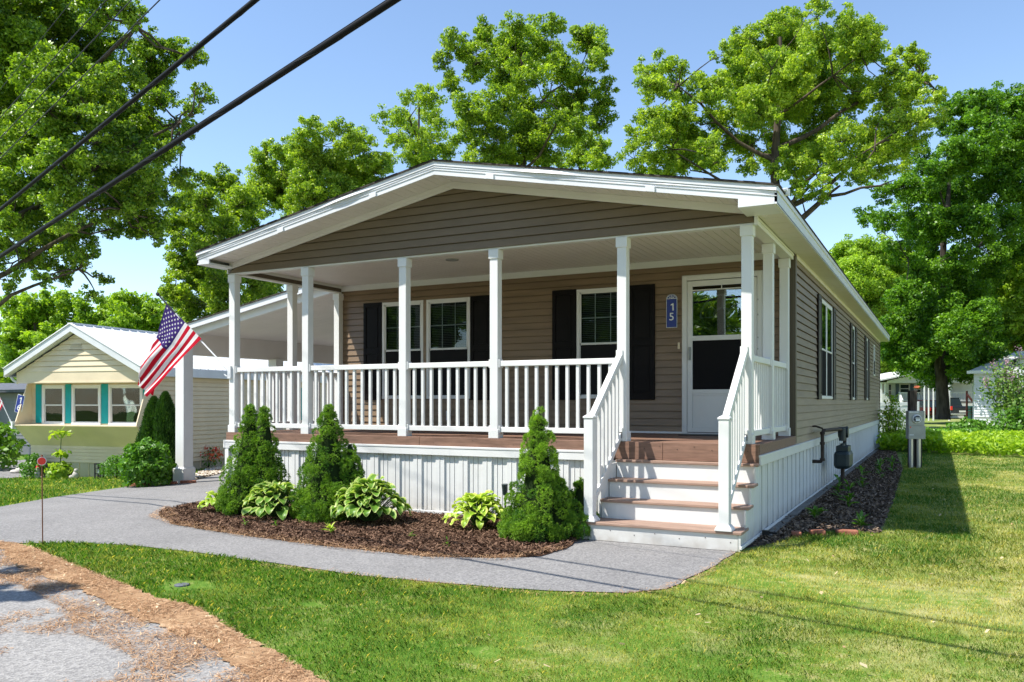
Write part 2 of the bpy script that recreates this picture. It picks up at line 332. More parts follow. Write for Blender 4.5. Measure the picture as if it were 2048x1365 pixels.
def asphalt(name,base,spk,crack=True):
    m=bpy.data.materials.new(name); m.use_nodes=True; n=m.node_tree; b=n.nodes['Principled BSDF']; b.inputs['Roughness'].default_value=.88; b.inputs['Specular IOR Level'].default_value=.25
    tc=n.nodes.new('ShaderNodeTexCoord'); src=tc.outputs['Object']
    v=n.nodes.new('ShaderNodeTexVoronoi'); v.inputs['Scale'].default_value=75; n.links.new(src,v.inputs['Vector'])
    no=n.nodes.new('ShaderNodeTexNoise'); no.inputs['Scale'].default_value=.9; no.inputs['Detail'].default_value=6; no.inputs['Roughness'].default_value=.65; n.links.new(src,no.inputs['Vector'])
    r=n.nodes.new('ShaderNodeValToRGB'); n.links.new(no.outputs['Fac'],r.inputs[0]); r.color_ramp.elements[0].position=.3; r.color_ramp.elements[0].color=(*[c*.87 for c in base],1); r.color_ramp.elements[1].position=.7; r.color_ramp.elements[1].color=(*[c*1.1 for c in base],1)
    sp=n.nodes.new('ShaderNodeValToRGB'); n.links.new(v.outputs['Color'],sp.inputs[0]); sp.color_ramp.elements[0].position=.1; sp.color_ramp.elements[0].color=(.62,.62,.63,1); sp.color_ramp.elements[1].position=.9; sp.color_ramp.elements[1].color=(spk,spk,spk*.98,1)
    mx=n.nodes.new('ShaderNodeMixRGB'); mx.blend_type='MULTIPLY'; mx.inputs[0].default_value=.9; n.links.new(r.outputs[0],mx.inputs[1]); n.links.new(sp.outputs[0],mx.inputs[2])
    n.links.new(mx.outputs[0],b.inputs['Base Color'])
    bp=n.nodes.new('ShaderNodeBump'); bp.inputs['Strength'].default_value=.55; bp.inputs['Distance'].default_value=.006; n.links.new(v.outputs['Distance'],bp.inputs['Height']); n.links.new(bp.outputs[0],b.inputs['Normal'])
    return m
M['asphalt']=asphalt('asphalt_driveway',(.225,.218,.215),1.3)
M['road']=asphalt('asphalt_road',(.27,.26,.25),1.35)
sheet('ground',[(-220,-160),(200,-160),(200,260),(-220,260)],M['lawn'],0)
EDGE=[(-20.5,1.5),(-14.6,-.6),(-10.35,-2.0),(-9.3,-2.9),(-6.9,-3.75),(-6.3,-3.85),(-5.71,-3.97),(-4.25,-4.43),(-3.33,-4.7),(-2.22,-5.07),(-1.12,-5.52),(2,-6.7),(9,-9.2),(22,-13.7)]
ROAD=EDGE+[(19,-22),(-26,-6.5)]
sheet('road',rough(EDGE,.03,.25,3,False)+[(22,-13.7),(19,-22),(-26,-6.5)],M['road'],.004)
DRIVE=[(-6.9,-3.76),(-6.43,-3.68),(-6.02,-3.41),(-5.3,-3.28),(-4.46,-3.24),(-3.75,-3.3),(-2.61,-3.37),(-1.69,-3.31),(-.9,-3.17),(-.39,-2.96),(-.16,-2.71),(-.07,-2.06),(-.03,-1.34),(-.01,-.91),(-1.3,.2),(-7.45,.3),(-7.45,17),(-14.2,17),(-13.5,5.8),(-12.3,4.0),(-11.4,2.75),(-11.15,2.1),(-11.97,1.75),(-11.22,-.22),(-10.5,-1.5),(-10.3,-2.0),(-9.3,-2.88)]
sheet('driveway',rough(DRIVE,.02,.2,4),M['asphalt'],.008)
BED=[(-6.8,-1.74),(-7.15,-1.45),(-7.36,-1.13),(-7.45,-.6),(-7.45,.2),(-1.6,.2),(-1.6,-.93),(-1.52,-1.3),(-1.5,-1.52),(-1.55,-1.97),(-1.75,-2.15),(-2.05,-2.30),(-2.48,-2.45),(-3.33,-2.46),(-4.0,-2.42),(-4.72,-2.35),(-5.5,-2.25),(-6.16,-2.11)]
sheet('mulch_bed',rough(BED,.02,.12,5),M['mulch'],.016)
SBED=[(.0,-.75),(.18,-.33),(.39,.54),(.81,.87),(1.11,.91),(1.08,4.32),(1.0,10.17),(.6,16.5),(.0,18.5)]
sheet('side_mulch_bed',rough(SBED,.03,.2,6),M['mulchg'],.006)
sheet('gravel_bed',rough([(-11.5,2.75),(-12.3,3.95),(-13.45,5.7),(-14.4,7.3),(-15.7,7.4),(-15.2,6.6),(-12.9,4.1),(-11.85,2.75)],.04,.2,7),M['gravel'],.012)
EN=[(-9.3,-2.9),(-6.9,-3.72),(-6.24,-3.75),(-5.71,-3.92),(-4.25,-4.38),(-3.33,-4.65),(-2.74,-4.75),(-2.22,-5.02),(-1.77,-5.2),(-1.12,-5.5),(2,-6.65)]
EF=[(1.9,-7.1),(-1.64,-5.75),(-2.33,-5.42),(-3.0,-5.35),(-3.71,-4.98),(-4.6,-4.70),(-5.35,-4.56),(-6.3,-4.0),(-7.2,-3.78),(-9.3,-3.0)]
EF2=[(1.9,-6.95),(-1.4,-5.66),(-2.1,-5.32),(-2.9,-5.12),(-3.7,-4.86),(-4.6,-4.60),(-5.35,-4.42),(-6.3,-3.98),(-7.2,-3.80),(-9.3,-3.0)]
sheet('needle_litter',rough(EN+EF2,.03,.05,8),M['needles'],.012)
sheet('neighbour_driveway',[(-24,2.8),(-19.6,4.2),(-20.2,7.5),(-21.5,14),(-27,13),(-25.5,7)],M['asphalt'],.01)
# ================================================================ MAIN HOME
Hd=.9724; Hb=3.2724; W=7.4644; WY=2.45; LN=19.8; PK=-3.66; XR=3.93
def rz(x,base): return base-.193*abs(x-PK)      # roof slope, base = height at the ridge
home=empty('mobile_home',(0,0,0),'taupe vinyl-sided home with white porch, black shutters and brown deck steps','house')
def course_wall(mb,frame,u0,u1,z0,z1,ops,pitch=.1016,lip=.019,clip=None,gap=.010):
    # frame(u,n,z)->xyz ; ops: openings (ua,ub,za,zb)
    zs=z0
    while zs<z1-1e-4:
        ze=min(zs+pitch,z1); cuts=sorted({zs,ze,*[z for o in ops for z in (o[2],o[3]) if zs+1e-4<z<ze-1e-4]})
        for a,b in zip(cuts[:-1],cuts[1:]):
            segs=[(u0,u1)]
            for o in ops:
                if o[2]<=a+1e-4 and o[3]>=b-1e-4:
                    ns=[]
                    for s0,s1 in segs:
                        if o[1]<=s0 or o[0]>=s1: ns.append((s0,s1)); continue
                        if o[0]>s0: ns.append((s0,o[0]))
                        if o[1]<s1: ns.append((o[1],s1))
                    segs=ns
            na=lip-(a-zs)/pitch*(lip-.002); nb=lip-(b-zs)/pitch*(lip-.002)
            for s0,s1 in segs:
                A0,A1,B0,B1=s0,s1,s0,s1
                if clip:
                    c0,c1=clip(a); d0,d1=clip(b); A0=max(s0,c0); A1=min(s1,c1); B0=max(s0,d0); B1=min(s1,d1)
                    if A1<=A0: continue
                    if B1<=B0: B0=B1=(B0+B1)/2
                if b>=ze-1e-6 and ze<z1-1e-4 and gap: mb.poly([frame(A0,na,a),frame(A1,na,a),frame(B1,nb,b-gap),frame(B0,nb,b-gap)]); mb.poly([frame(B0,nb,b-gap),frame(B1,nb,b-gap),frame(B1,-.014,b-gap),frame(B0,-.014,b-gap)]); mb.poly([frame(B0,-.014,b-gap),frame(B1,-.014,b-gap),frame(B1,-.014,b),frame(B0,-.014,b)])
                else: mb.poly([frame(A0,na,a),frame(A1,na,a),frame(B1,nb,b),frame(B0,nb,b)])
                if a==zs: mb.poly([frame(A0,-.014,a),frame(A1,-.01,a),frame(A1,na,a),frame(A0,na,a)])
        zs=ze
FF=lambda u,n,z:(u,WY-n,z)      # porch wall, faces -Y
FS=lambda u,n,z:(n,u,z)         # right side, faces +X
FL=lambda u,n,z:(-W-n,u,z)      # left side
FG=lambda u,n,z:(u,0-n,z)       # gable front
FB=lambda u,n,z:(u,LN+n,z)      # back
fwin=[(-6.52,-5.71,1.46,3.05),(-5.65,-4.84,1.46,3.05),(-3.04,-2.24,1.46,3.05)]
swin=[(4.98,6.62,1.46,3.05,2),(10.20,10.92,1.46,3.05,1),(14.02,14.74,1.46,3.05,1),(16.9,17.5,2.16,3.05,0)]
m=MB(); course_wall(m,FF,-W+.03,-.03,.98,3.29,fwin+[(-1.42,-.44,.9,3.10)]); m.build('wall',M['siding'],home)
m=MB(); course_wall(m,FS,WY,LN,.86,3.33,[o[:4] for o in swin]); m.build('wall',M['siding'],home)
m=MB(); course_wall(m,FL,WY,LN,.86,3.33,[]); m.build('wall',M['siding'],home)
m=MB(); course_wall(m,FB,-W,0,.86,3.33,[]); m.build('wall',M['siding'],home)
# gable
def clipg(z):
    d=(4.07-z)/.193; return (PK-d,PK+d) if d>0 else (PK,PK)
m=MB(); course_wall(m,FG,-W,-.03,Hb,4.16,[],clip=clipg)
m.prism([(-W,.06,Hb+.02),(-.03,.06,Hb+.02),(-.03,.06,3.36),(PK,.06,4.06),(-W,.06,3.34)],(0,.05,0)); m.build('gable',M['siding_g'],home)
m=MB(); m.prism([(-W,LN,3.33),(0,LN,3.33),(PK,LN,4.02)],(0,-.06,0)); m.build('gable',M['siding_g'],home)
# interior backing box
m=MB(); m.box(-W+.4,-.4,WY+.35,LN-.3,.9,3.3)
m.box(-W+.03,-.02,WY+.02,WY+.35,3.1,3.3); m.box(-W+.03,-.02,WY+.02,WY+.35,.85,.97); m.build('interior',M['dark'],home)
# corner trims
m=MB(); m.box(-.005,.022,WY-.02,WY+.075,.87,3.31); m.box(-.10,-.004,WY-.021,WY-.003,.975,3.29)
m.box(-W-.022,-W+.09,WY-.022,WY+.075,.87,3.3); m.box(-.06,.022,LN-.07,LN+.02,.86,3.31); m.split('corner_trim',M['corner'],home,bevel=.004)
# white base strip at wall foot and frieze at wall head on the porch
m=MB(); m.box(-W+.1,-1.47,WY-.03,WY-.005,.974,1.0); m.split('base_trim',M['white'],home)
m=MB(); m.box(-W+.01,-.01,WY-.035,WY,3.285,3.375); m.build('frieze_board',M['white'],home)
# porch ceiling with bead lines
m=MB(); x=-W+.02
while x<-.05:
    x2=min(x+.10,-.03); m.box(x+.004,x2-.004,.02,WY-.036,3.376,3.40); x=x2
m.box(-W,0,.02,WY,3.386,3.42); m.build('porch_ceiling',M['soffit'],home)
# beam around the porch: white bottom, taupe inside band
m=MB(); m.box(-W,-.03,.006,.11,Hb-.022,Hb-.001); m.split('beam_trim',M['white'],home,bevel=.003)
m=MB(); m.box(-W+.001,-W+.11,.112,WY-.04,Hb-.02,Hb+.0); m.box(-.14,-.031,.112,WY-.04,Hb-.02,Hb); m.split('beam_trim',M['white'],home,bevel=.003)
m=MB(); m.box(-W+.085,-W+.10,.114,WY-.04,Hb+.001,3.335); m.box(-.13,-.115,.114,WY-.04,Hb+.001,3.335); m.box(-W+.112,-.142,.09,.108,Hb+.001,3.335); m.split('beam_face',M['corner'],home)
m=MB(); m.box(-W+.084,-W+.105,.114,WY-.04,3.336,3.376); m.box(-.135,-.114,.114,WY-.04,3.336,3.376); m.box(-W-.02,-W,-.02,WY-.025,Hb-.01,3.33)
m.box(-.03,-.005,-.02,WY-.024,Hb-.02,3.34); m.box(-.029,.006,-.022,.035,Hb-.03,3.345); m.box(-.005,.003,.04,WY-.024,3.30,3.325); m.split('beam_face',M['white'],home)
# ---------------- roof
o_=.46; e_=.27; yF=-o_; yB=LN+.32
m=MB()
for s in (-1,1):
    xe=PK+s*(XR+.02); zt=rz(xe,4.285)
    pts=[(PK,yF-.03,4.285),(xe,yF-.03,zt),(xe,yB+.03,zt),(PK,yB+.03,4.285)]
    b=[(p[0],p[1],p[2]-.018) for p in pts]
    if s>0: m.hexa(b,pts)
    else: m.hexa(b[::-1],pts[::-1])
rn=random.Random(4)
for s in (-1,1):   # ragged shingle butts along the rake
    for i in range(70):
        x0=PK+s*i*.0565; x1=PK+s*(i+1)*.0565
        if rn.random()<.55:
            zt=rz(x0,4.286); zt1=rz(x1,4.286); a=sorted(((x0,zt),(x1,zt1)))
            m.poly([(a[0][0],yF-.03-.008,a[0][1]),(a[1][0],yF-.03-.008,a[1][1]),(a[1][0],yF+.2,a[1][1]+.006),(a[0][0],yF+.2,a[0][1]+.006)])
roof=m.build('roof',M['shingle'],home)
m=MB(); m.tube([(-.6,3.2,3.6),(-.6,3.2,4.0)],.04,10); 
vp=m.build('vent_pipe',M['white'],roof) if False else None
def rake(mb,y,t0,t1,dy,seg=1,wav=0,seed=0,xr=XR):
    # board along the rake between height offsets t0..t1 below ridge line, front face at y, thickness dy
    rn=random.Random(seed); ph=[rn.uniform(0,6.28) for _ in range(3)]
    for s in (-1,1):
        for i in range(seg):
            a=PK+s*xr*i/seg; b=PK+s*xr*(i+1)/seg
            if s<0: a,b=b,a
            wv=lambda x:wav*max(0,math.sin(x*2.1+ph[0])*.6+math.sin(x*4.7+ph[1])*.5+.1*math.sin(x*11+ph[2]))
            za0,za1,zb0,zb1=rz(a,t0),rz(a,t1),rz(b,t0),rz(b,t1)
            mb.hexa([(a,y-wv(a),za0),(b,y-wv(b),zb0),(b,y+dy,zb0),(a,y+dy,za0)],[(a,y,za1),(b,y,zb1),(b,y+dy,zb1),(a,y+dy,za1)])
m=MB(); rake(m,yF,4.11,4.222,.03); m.build('fascia',M['white2'],home)
m=MB(); rake(m,yF-.008,4.165,4.172,.006); rake(m,yF-.006,4.195,4.212,.006,48,.006,5); rake(m,yF-.014,4.217,4.266,.04,60,.022,2); m.build('drip_edge',M['white2'],home)
m=MB()
for x in (-6.1,-4.6,-2.95,-1.05): m.hexa([(x,yF-.0155,rz(x,4.11)-.001),(x+.10,yF-.0155,rz(x+.1,4.11)-.001),(x+.10,yF,rz(x+.1,4.11)-.001),(x,yF,rz(x,4.11)-.001)],[(x,yF-.0155,rz(x,4.163)),(x+.10,yF-.0155,rz(x+.1,4.163)),(x+.10,yF,rz(x+.1,4.163)),(x,yF,rz(x,4.163))])
m.split('fascia_joint',M['white2'],home)
m=MB(); rake(m,yB-.03,4.11,4.26,.03); m.build('fascia',M['white2'],home)
# rake soffit, v-grooved, and frieze under it
m=MB()
for s in (-1,1):
    n=44
    for i in range(n):
        a=PK+s*(3.75)*i/n; b=PK+s*(3.75)*(i+1)/n
        if s<0: a,b=b,a
        a+=.003; b-=.003; q=.002 if i%2 else .0
        m.hexa([(a,yF+.031,rz(a,4.128)),(b,yF+.031,rz(b,4.128)+q),(b,-.02,rz(b,4.128)+q),(a,-.02,rz(a,4.128))],[(a,yF+.031,rz(a,4.135)),(b,yF+.031,rz(b,4.135)),(b,-.02,rz(b,4.135)),(a,-.02,rz(a,4.135))])
    a,b=(PK,PK+3.75) if s>0 else (PK-3.75,PK)
    m.hexa([(a,yF+.031,rz(a,4.138)),(b,yF+.031,rz(b,4.138)),(b,.02,rz(b,4.138)),(a,.02,rz(a,4.138))],[(a,yF+.031,rz(a,4.16)),(b,yF+.031,rz(b,4.16)),(b,.02,rz(b,4.16)),(a,.02,rz(a,4.16))])
m.build('soffit',M['soffit'],home)
m=MB(); rake(m,-.032,4.045,4.127,.018,xr=3.76); rake(m,-.040,4.085,4.127,.007,xr=3.76); m.build('frieze_board',M['soffit'],home)
# side eaves: fascia, soffit panels, end boxes
for s,(xa,xb,nm) in ((1,(0,e_,'r')),(-1,(PK-XR,-W,'l'))):
    m=MB(); xo=PK+s*XR; zt=rz(xo,4.26)
    m.box(xo,xo-s*.022,yF,yB,3.335,zt-.03); m.box(xo+s*.012,xo-s*.01,yF-.012,yB,zt-.045,zt-.0); m.build('fascia',M['white2'],home)
    m=MB(); y=yF+.03
    while y<yB-.05:
        m.box(xa+.005,xb-.022 if s>0 else xb-.005,y,y+.29,3.335,3.347); y+=.30
    m.box(xa,xb,yF+.03,yB,3.344,3.355); m.build('soffit',M['soffit'],home)
    m=MB(); m.box((.004 if s>0 else -W-.024),(.024 if s>0 else -W-.004),WY+.08,LN,3.275,3.335); m.build('frieze_board',M['soffit'],home)
    m=MB()   # boxed return at the front corner
    xi=-.10 if s>0 else -W+.10; xr_=xo-s*.022
    za=rz(xi,4.11); zb=3.335
    a,b=sorted((xi,xr_)); 
    m.prism([(a,yF-.002,zb),(b,yF-.002,zb),(b,yF-.002,rz(b,4.115)),(a,yF-.002,rz(a,4.115))],(0,.02,0))
    m.prism([(a,yF+.02,zb),(b,yF+.02,zb),(b,-.03,zb),(a,-.03,zb)],(0,0,-.006)); m.box(a+.002,b-.002,yF+.02,-.03,zb,min(rz(a,4.11),rz(b,4.11))); m.build('eave_return',M['white2'],home)
m=MB(); m.tube([(e_+.03,-.05,3.50),(e_+.03,-.05,3.56)],.03,10); m.tube([(e_+.03,-.05,3.56),(e_-.0,-.12,3.54)],.018,8); m.build('eave_light',M['white'],home)
# ---------------- posts
def post(x,y,name='porch_post'):
    m=MB(); m.box(x,x+.11,y,y+.11,Hd+.10,Hb-.13); o=m.build(name,M['white'],home,bevel=.006)
    m=MB(); m.box(x-.012,x+.122,y-.012,y+.122,Hd,Hd+.105); m.build('post_base',M['white'],o,bevel=.004)
    m=MB(); m.box(x-.012,x+.122,y-.012,y+.122,Hb-.135,Hb-.023); m.build('post_cap',M['white'],o,bevel=.004); return o
PX=[-7.464,-6.098,-4.489,-3.159,-1.534,-.166]
for x in PX: post(x,0)
post(-.155,1.14); post(-.155,2.26); post(-7.46,1.20); post(-7.46,2.33)
# ---------------- railings
def rail(p0,p1,axis,n,parent=home,cfix=0):
    # p0..p1 along axis, centreline cfix
    a,b=p0,p1
    def bx(m,u0,u1,c0,c1,z0,z1):
        if axis=='x': m.box(u0,u1,c0,c1,z0,z1)
        else: m.box(c0,c1,u0,u1,z0,z1)
    m=MB(); bx(m,a,b,cfix-.034,cfix+.034,1.838,1.905); r=m.build('railing',M['white'],home,bevel=.006)
    m=MB(); bx(m,a,b,cfix-.028,cfix+.028,1.045,1.108); m.build('bottom_rail',M['white'],r,bevel=.005)
    for z0,z1 in ((1.82,1.925),(1.03,1.125)):
        for q0,q1 in ((a,a+.022),(b-.022,b)):
            m=MB(); bx(m,q0,q1,cfix-.046,cfix+.046,z0,z1); m.build('rail_bracket',M['white'],r,bevel=.008)
    for k in range(n):
        u=a+(b-a)*(k+.75)/(n+.5); m=MB(); bx(m,u-.018,u+.018,cfix-.018,cfix+.018,1.106,1.84); m.build('baluster',M['white'],r,bevel=.002)
for i,n in ((0,9),(1,11),(2,9),(3,11)): rail(PX[i]+.11,PX[i+1],'x',n,cfix=.055)
rail(.11,1.14,'y',8,cfix=-.10); rail(1.25,2.26,'y',8,cfix=-.10); rail(.11,1.20,'y',8,cfix=-7.405); rail(1.31,2.33,'y',8,cfix=-7.405)
# ---------------- deck
m=MB(); y=.0
while y<WY-.03:
    m.box(-W+.01,-.01 ,y+.003,min(y+.137,WY-.004),Hd-.028,Hd); y+=.14
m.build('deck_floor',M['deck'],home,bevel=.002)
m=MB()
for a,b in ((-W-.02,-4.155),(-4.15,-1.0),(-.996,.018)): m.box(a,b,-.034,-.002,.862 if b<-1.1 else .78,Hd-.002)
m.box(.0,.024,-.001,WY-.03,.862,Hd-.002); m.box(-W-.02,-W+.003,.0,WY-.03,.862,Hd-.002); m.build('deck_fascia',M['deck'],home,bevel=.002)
# ---------------- skirting
def skirt(mb,frame,u0,u1,ztop,z0=.02,per=.335):
    u=u0; f=ztop if callable(ztop) else (lambda q:ztop); dep=[-.017,-.017,-.017,0,0]; prof=[]
    for k,d in enumerate(dep):
        a=k*.067; prof+=[(a,d),(a+.051,d),(a+.054,d+.005),(a+.060,d+.005),(a+.0615,d-.009),(a+.0665,d-.009)]
    prof.append((per,dep[0]))
    while u<u1-1e-3:
        for (a,na),(b,nb) in zip(prof[:-1],prof[1:]):
            ua,ub=u+a,min(u+b,u1)
            if ua>=u1: break
            mb.poly([frame(ua,na,z0),frame(ub,nb,z0),frame(ub,nb,f((ua+ub)/2)),frame(ua,na,f((ua+ub)/2))])
        u+=per
FD=lambda u,n,z:(u,-.026-n,z); FR=lambda u,n,z:(.014+n,u,z); FLs=lambda u,n,z:(-W-.014-n,u,z); FBs=lambda u,n,z:(u,LN+.02+n,z)
m=MB(); skirt(m,FD,-W,-1.5,.76); m.build('skirting',M['skirt'],home)
m=MB(); skirt(m,FR,.0,LN,.76); skirt(m,FR,-.93,0,lambda q:.18 if q<-.64 else (.355 if q<-.4 else (.55 if q<-.16 else .745))); m.build('skirting',M['skirt'],home)
m=MB(); skirt(m,FLs,0,LN,.76); skirt(m,FBs,-W,0,.76); m.build('skirting',M['skirt'],home)
m=MB(); m.box(-W-.03,-1.56,-.056,-.035,.748,.835); m.box(-W-.034,-1.56,-.062,-.03,.835,.862); m.box(-3.7,-3.694,-.0575,-.05,.75,.836)
m.box(.02,.042,-.02,LN+.02,.752,.835); m.box(.016,.048,-.026,LN+.02,.835,.86); m.box(-W-.05,-W-.02,-.062,LN+.02,.75,.86); m.box(-W-.03,0,LN+.03,LN+.05,.75,.86); m.split('skirting_trim',M['white'],home,bevel=.004)
m=MB(); m.box(-W-.02,-1.56,-.055,-.028,.018,.055); m.box(.018,.036,-.94,LN,.03,.06); m.box(-W-.03,-W+.04,-.05,-.027,.02,.75); m.split('skirting_trim',M['white'],home,bevel=.003)
m=MB(); y=.1
while y<LN:
    m.box(.02,.125,y,y+.39,-.05,.035+.006*(int(y*7)%3)); y+=.4
m.build('foundation_edging',M['concrete'],home,bevel=.006)
# ---------------- steps
st=[(-.1436,.777),(-.3778,.5825),(-.6117,.389),(-.9431,.1932)]
XL=-1.61
m=MB()
for i,(y,z) in enumerate(st):
    yb=(-.034 if i==0 else st[i-1][0]+.03); xl=XL if i==3 else -1.5
    mm=MB(); d=(yb-y)
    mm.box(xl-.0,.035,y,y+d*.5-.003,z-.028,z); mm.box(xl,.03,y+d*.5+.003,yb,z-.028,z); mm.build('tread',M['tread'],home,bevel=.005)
    mm=MB(); zb=(.012 if i==3 else st[i+1][1]); mm.box(xl+.01,.008,y+.022,y+.04,zb,z-.029); mm.build('riser',M['skirt'],home)
m.box(XL+.012,XL+.03,-.90,-.03,.01,.16); m.box(-1.52,-1.50,-.58,-.05,.16,.74)
m.box(-.004,.013,-.92,-.64,.01,.162); m.box(-.004,.013,-.64,-.40,.01,.36); m.box(-.004,.013,-.4,-.16,.01,.552); m.box(-.004,.013,-.16,-.03,.01,.746)
m.box(.0,.022,-.925,-.90,.01,.164); m.split('stringer',M['skirt'],home)
m=MB(); rn=random.Random(9)
for zz,y0,xa in ((.28,-.57,-1.4),(.475,-.34,-1.35),(.665,-.105,-1.3),(.09,-.922,-1.5),(.9,-.036,-1.2)):
    for k in range(9): xx=xa+(-.05-xa)*k/8; 
    for k in range(7):
        xx=xa+(-.08-xa)*k/6+rn.uniform(-.02,.02); m.tube([(xx,y0-.003,zz+.03*(k%2)),(xx,y0+.004,zz+.03*(k%2))],.005,6)
m.build('screws',M['pipe'],home)['kind']='stuff'
m=MB()
for k in range(11): xx=-7.3+k*.56; m.tube([(xx,-.0365,.90+.04*(k%2)),(xx,-.03,.90+.04*(k%2))],.004,6)
m.build('screws',M['pipe'],home)['kind']='stuff'
for xn in (-1.555,-.185):
    m=MB(); m.box(xn,xn+.10,-.925,-.825,.193,1.245); nw=m.build('newel_post',M['white'],home,bevel=.006)
    m=MB(); x0,x1,y0,y1=xn-.008,xn+.108,-.933,-.817
    m.box(x0,x1,y0,y1,1.245,1.262); m.hexa([(x0,y0,1.262),(x1,y0,1.262),(x1,y1,1.262),(x0,y1,1.262)],[(x0+.03,y0+.03,1.282),(x1-.03,y0+.03,1.282),(x1-.03,y1-.03,1.282),(x0+.03,y1-.03,1.282)]); m.build('post_cap',M['white'],nw,bevel=.003)
    m=MB(); b=.036
    m.box(xn-b+.006,xn+.1+b-.006,-.925-b+.006,-.825+b-.006,.194,.21); m.hexa([(xn-b+.006,-.925-b+.006,.21),(xn+.1+b-.006,-.925-b+.006,.21),(xn+.1+b-.006,-.825+b-.006,.21),(xn-b+.006,-.825+b-.006,.21)],[(xn-.004,-.929,.25),(xn+.104,-.929,.25),(xn+.104,-.821,.25),(xn-.004,-.821,.25)])
    m.build('post_base',M['white'],nw,bevel=.003)
    xc=xn+.052 if xn<-1 else xn+.05
    def sl_(m,ya,za,yb,zb,hw,ht): m.hexa([(xc-hw,ya,za),(xc+hw,ya,za),(xc+hw,yb,zb),(xc-hw,yb,zb)],[(xc-hw,ya,za+ht),(xc+hw,ya,za+ht),(xc+hw,yb,zb+ht),(xc-hw,yb,zb+ht)])
    m=MB(); sl_(m,-.83,1.20,.01,1.875,.034,.085); hr=m.build('handrail',M['white'],home,bevel=.006)
    m=MB(); sl_(m,-.83,.33,.01,1.005,.026,.075); m.build('bottom_rail',M['white'],hr,bevel=.005)
    for k in range(7):
        y=-.83+.84*(k+.8)/7.6; f=(y+.83)/.84*.675; m=MB(); m.box(xc-.018,xc+.018,y-.018,y+.018,.37+f,1.23+f); m.build('baluster',M['white'],hr,bevel=.002)
    m=MB(); m.box(xc-.04,xc+.04,-.012,.002,1.88,1.99); m.box(xc-.04,xc+.04,-.012,.002,1.0,1.12); m.split('rail_bracket',M['white'],hr,bevel=.004)
m=MB(); m.box(.05,.12,-.03,.03,.045,.09); m.tube([(.05,0,.07),(.2,-.02,.07)],.012,6); m.build('drain_stub',M['black'],home)
# ---------------- windows
def fb(frame,m,u0,u1,n0,n1,z0,z1):
    pts=[frame(u,n,z) for u in (u0,u1) for n in (n0,n1) for z in (z0,z1)]
    xs,ys,zs=zip(*pts); m.box(min(xs),max(xs),min(ys),max(ys),min(zs),max(zs))
def window(frame,u0,u1,z0,z1,parent,twin=False,grid=True,fw=.045,sash=True,blind=True,fm=None,gcol=3,screen=True,flat=False):
    dF=-.016 if flat else 0.0
    fm=fm or M['white']; units=[(u0,u1)] if not twin else [(u0,(u0+u1)/2),((u0+u1)/2,u1)]
    m=MB()
    for a,b in units:
        fb(frame,m,a,b,-.01,.035+dF,z1-fw,z1); fb(frame,m,a,b,-.01,.042+dF,z0,z0+fw)
        fb(frame,m,a,a+fw,-.01,.035+dF,z0+fw,z1-fw); fb(frame,m,b-fw,b,-.01,.035+dF,z0+fw,z1-fw)
    r=m.build('window',fm,parent,bevel=.003)
    for a,b in units:
        zm=(z0+z1)/2; a2,b2=a+fw,b-fw
        if sash:
            m=MB(); s=.022
            for (za,zb,n0) in ((zm-.015,z1-fw,.002 if flat else .008),(z0+fw,zm+.02,-.006)):
                fb(frame,m,a2,b2,n0,n0+.016,zb-s,zb); fb(frame,m,a2,b2,n0,n0+.016,za,za+s+.004)
                fb(frame,m,a2,a2+s,n0,n0+.016,za,zb); fb(frame,m,b2-s,b2,n0,n0+.016,za,zb)
            m.build('sash',fm,r)
        m=MB(); fb(frame,m,a2,b2,-.004,-.001,z0+fw,zm) if sash else fb(frame,m,a2,b2,-.004,-.001,z0+fw,z1-fw)
        if sash: fb(frame,m,a2,b2,.010,.013,zm,z1-fw)
        m.build('glass',M['glass'],r)
        if screen:
            m=MB(); fb(frame,m,a2+.012,b2-.012,.012,.014,z0+fw+.012,zm-.02); m.build('screen',M['screen'],r)
        if grid:
            m=MB()
            for (za,zb,n0) in ((zm,z1-fw,.004),(z0+fw,zm,-.012)):
                for k in range(1,gcol): u=a2+(b2-a2)*k/gcol; fb(frame,m,u-.006,u+.006,n0,n0+.004,za,zb)
                zz=(za+zb)/2; fb(frame,m,a2,b2,n0,n0+.0042,zz-.006,zz+.006)
            m.build('muntin',fm,r)
        if blind:
            m=MB(); zz=z1-fw-.02; zl=z0+fw+.06 if blind=='full' else zm+.02
            while zz>zl:
                p=[frame(a2+.01,-.05,zz),frame(b2-.01,-.05,zz),frame(b2-.01,-.068,zz-.014),frame(a2+.01,-.068,zz-.014)]; m.poly(p); zz-=.027
            m.build('blind',M['blind'],r)
    return r
def shutter(frame,u0,u1,z0,z1,parent,mt,n0=.014,n1=.04):
    m=MB(); fb(frame,m,u0,u1,n0,n1-.012,z0,z1); s=.05
    fb(frame,m,u0,u0+s,n0,n1,z0,z1); fb(frame,m,u1-s,u1,n0,n1,z0,z1)
    zm=z0+(z1-z0)*.5
    for a,b in ((z0,z0+.09),(zm-.045,zm+.045),(z1-.07,z1)): fb(frame,m,u0+s,u1-s,n0,n1,a,b)
    for a,b in ((z0+.11,zm-.065),(zm+.065,z1-.09)): fb(frame,m,u0+s+.03,u1-s-.03,n0,n1-.004,a,b)
    return m.build('shutter',mt,parent,bevel=.003)
for o in fwin: window(FF,*o,home)
m=MB(); m.box(-5.712,-5.648,WY-.03,WY+.01,1.46,3.05); m.build('mullion_trim',M['siding'],home)
for a,b in ((-6.90,-6.53),(-4.83,-4.46),(-3.43,-3.05),(-2.23,-1.86)): shutter(FF,a,b,1.44,3.06,home,M['shutter'])
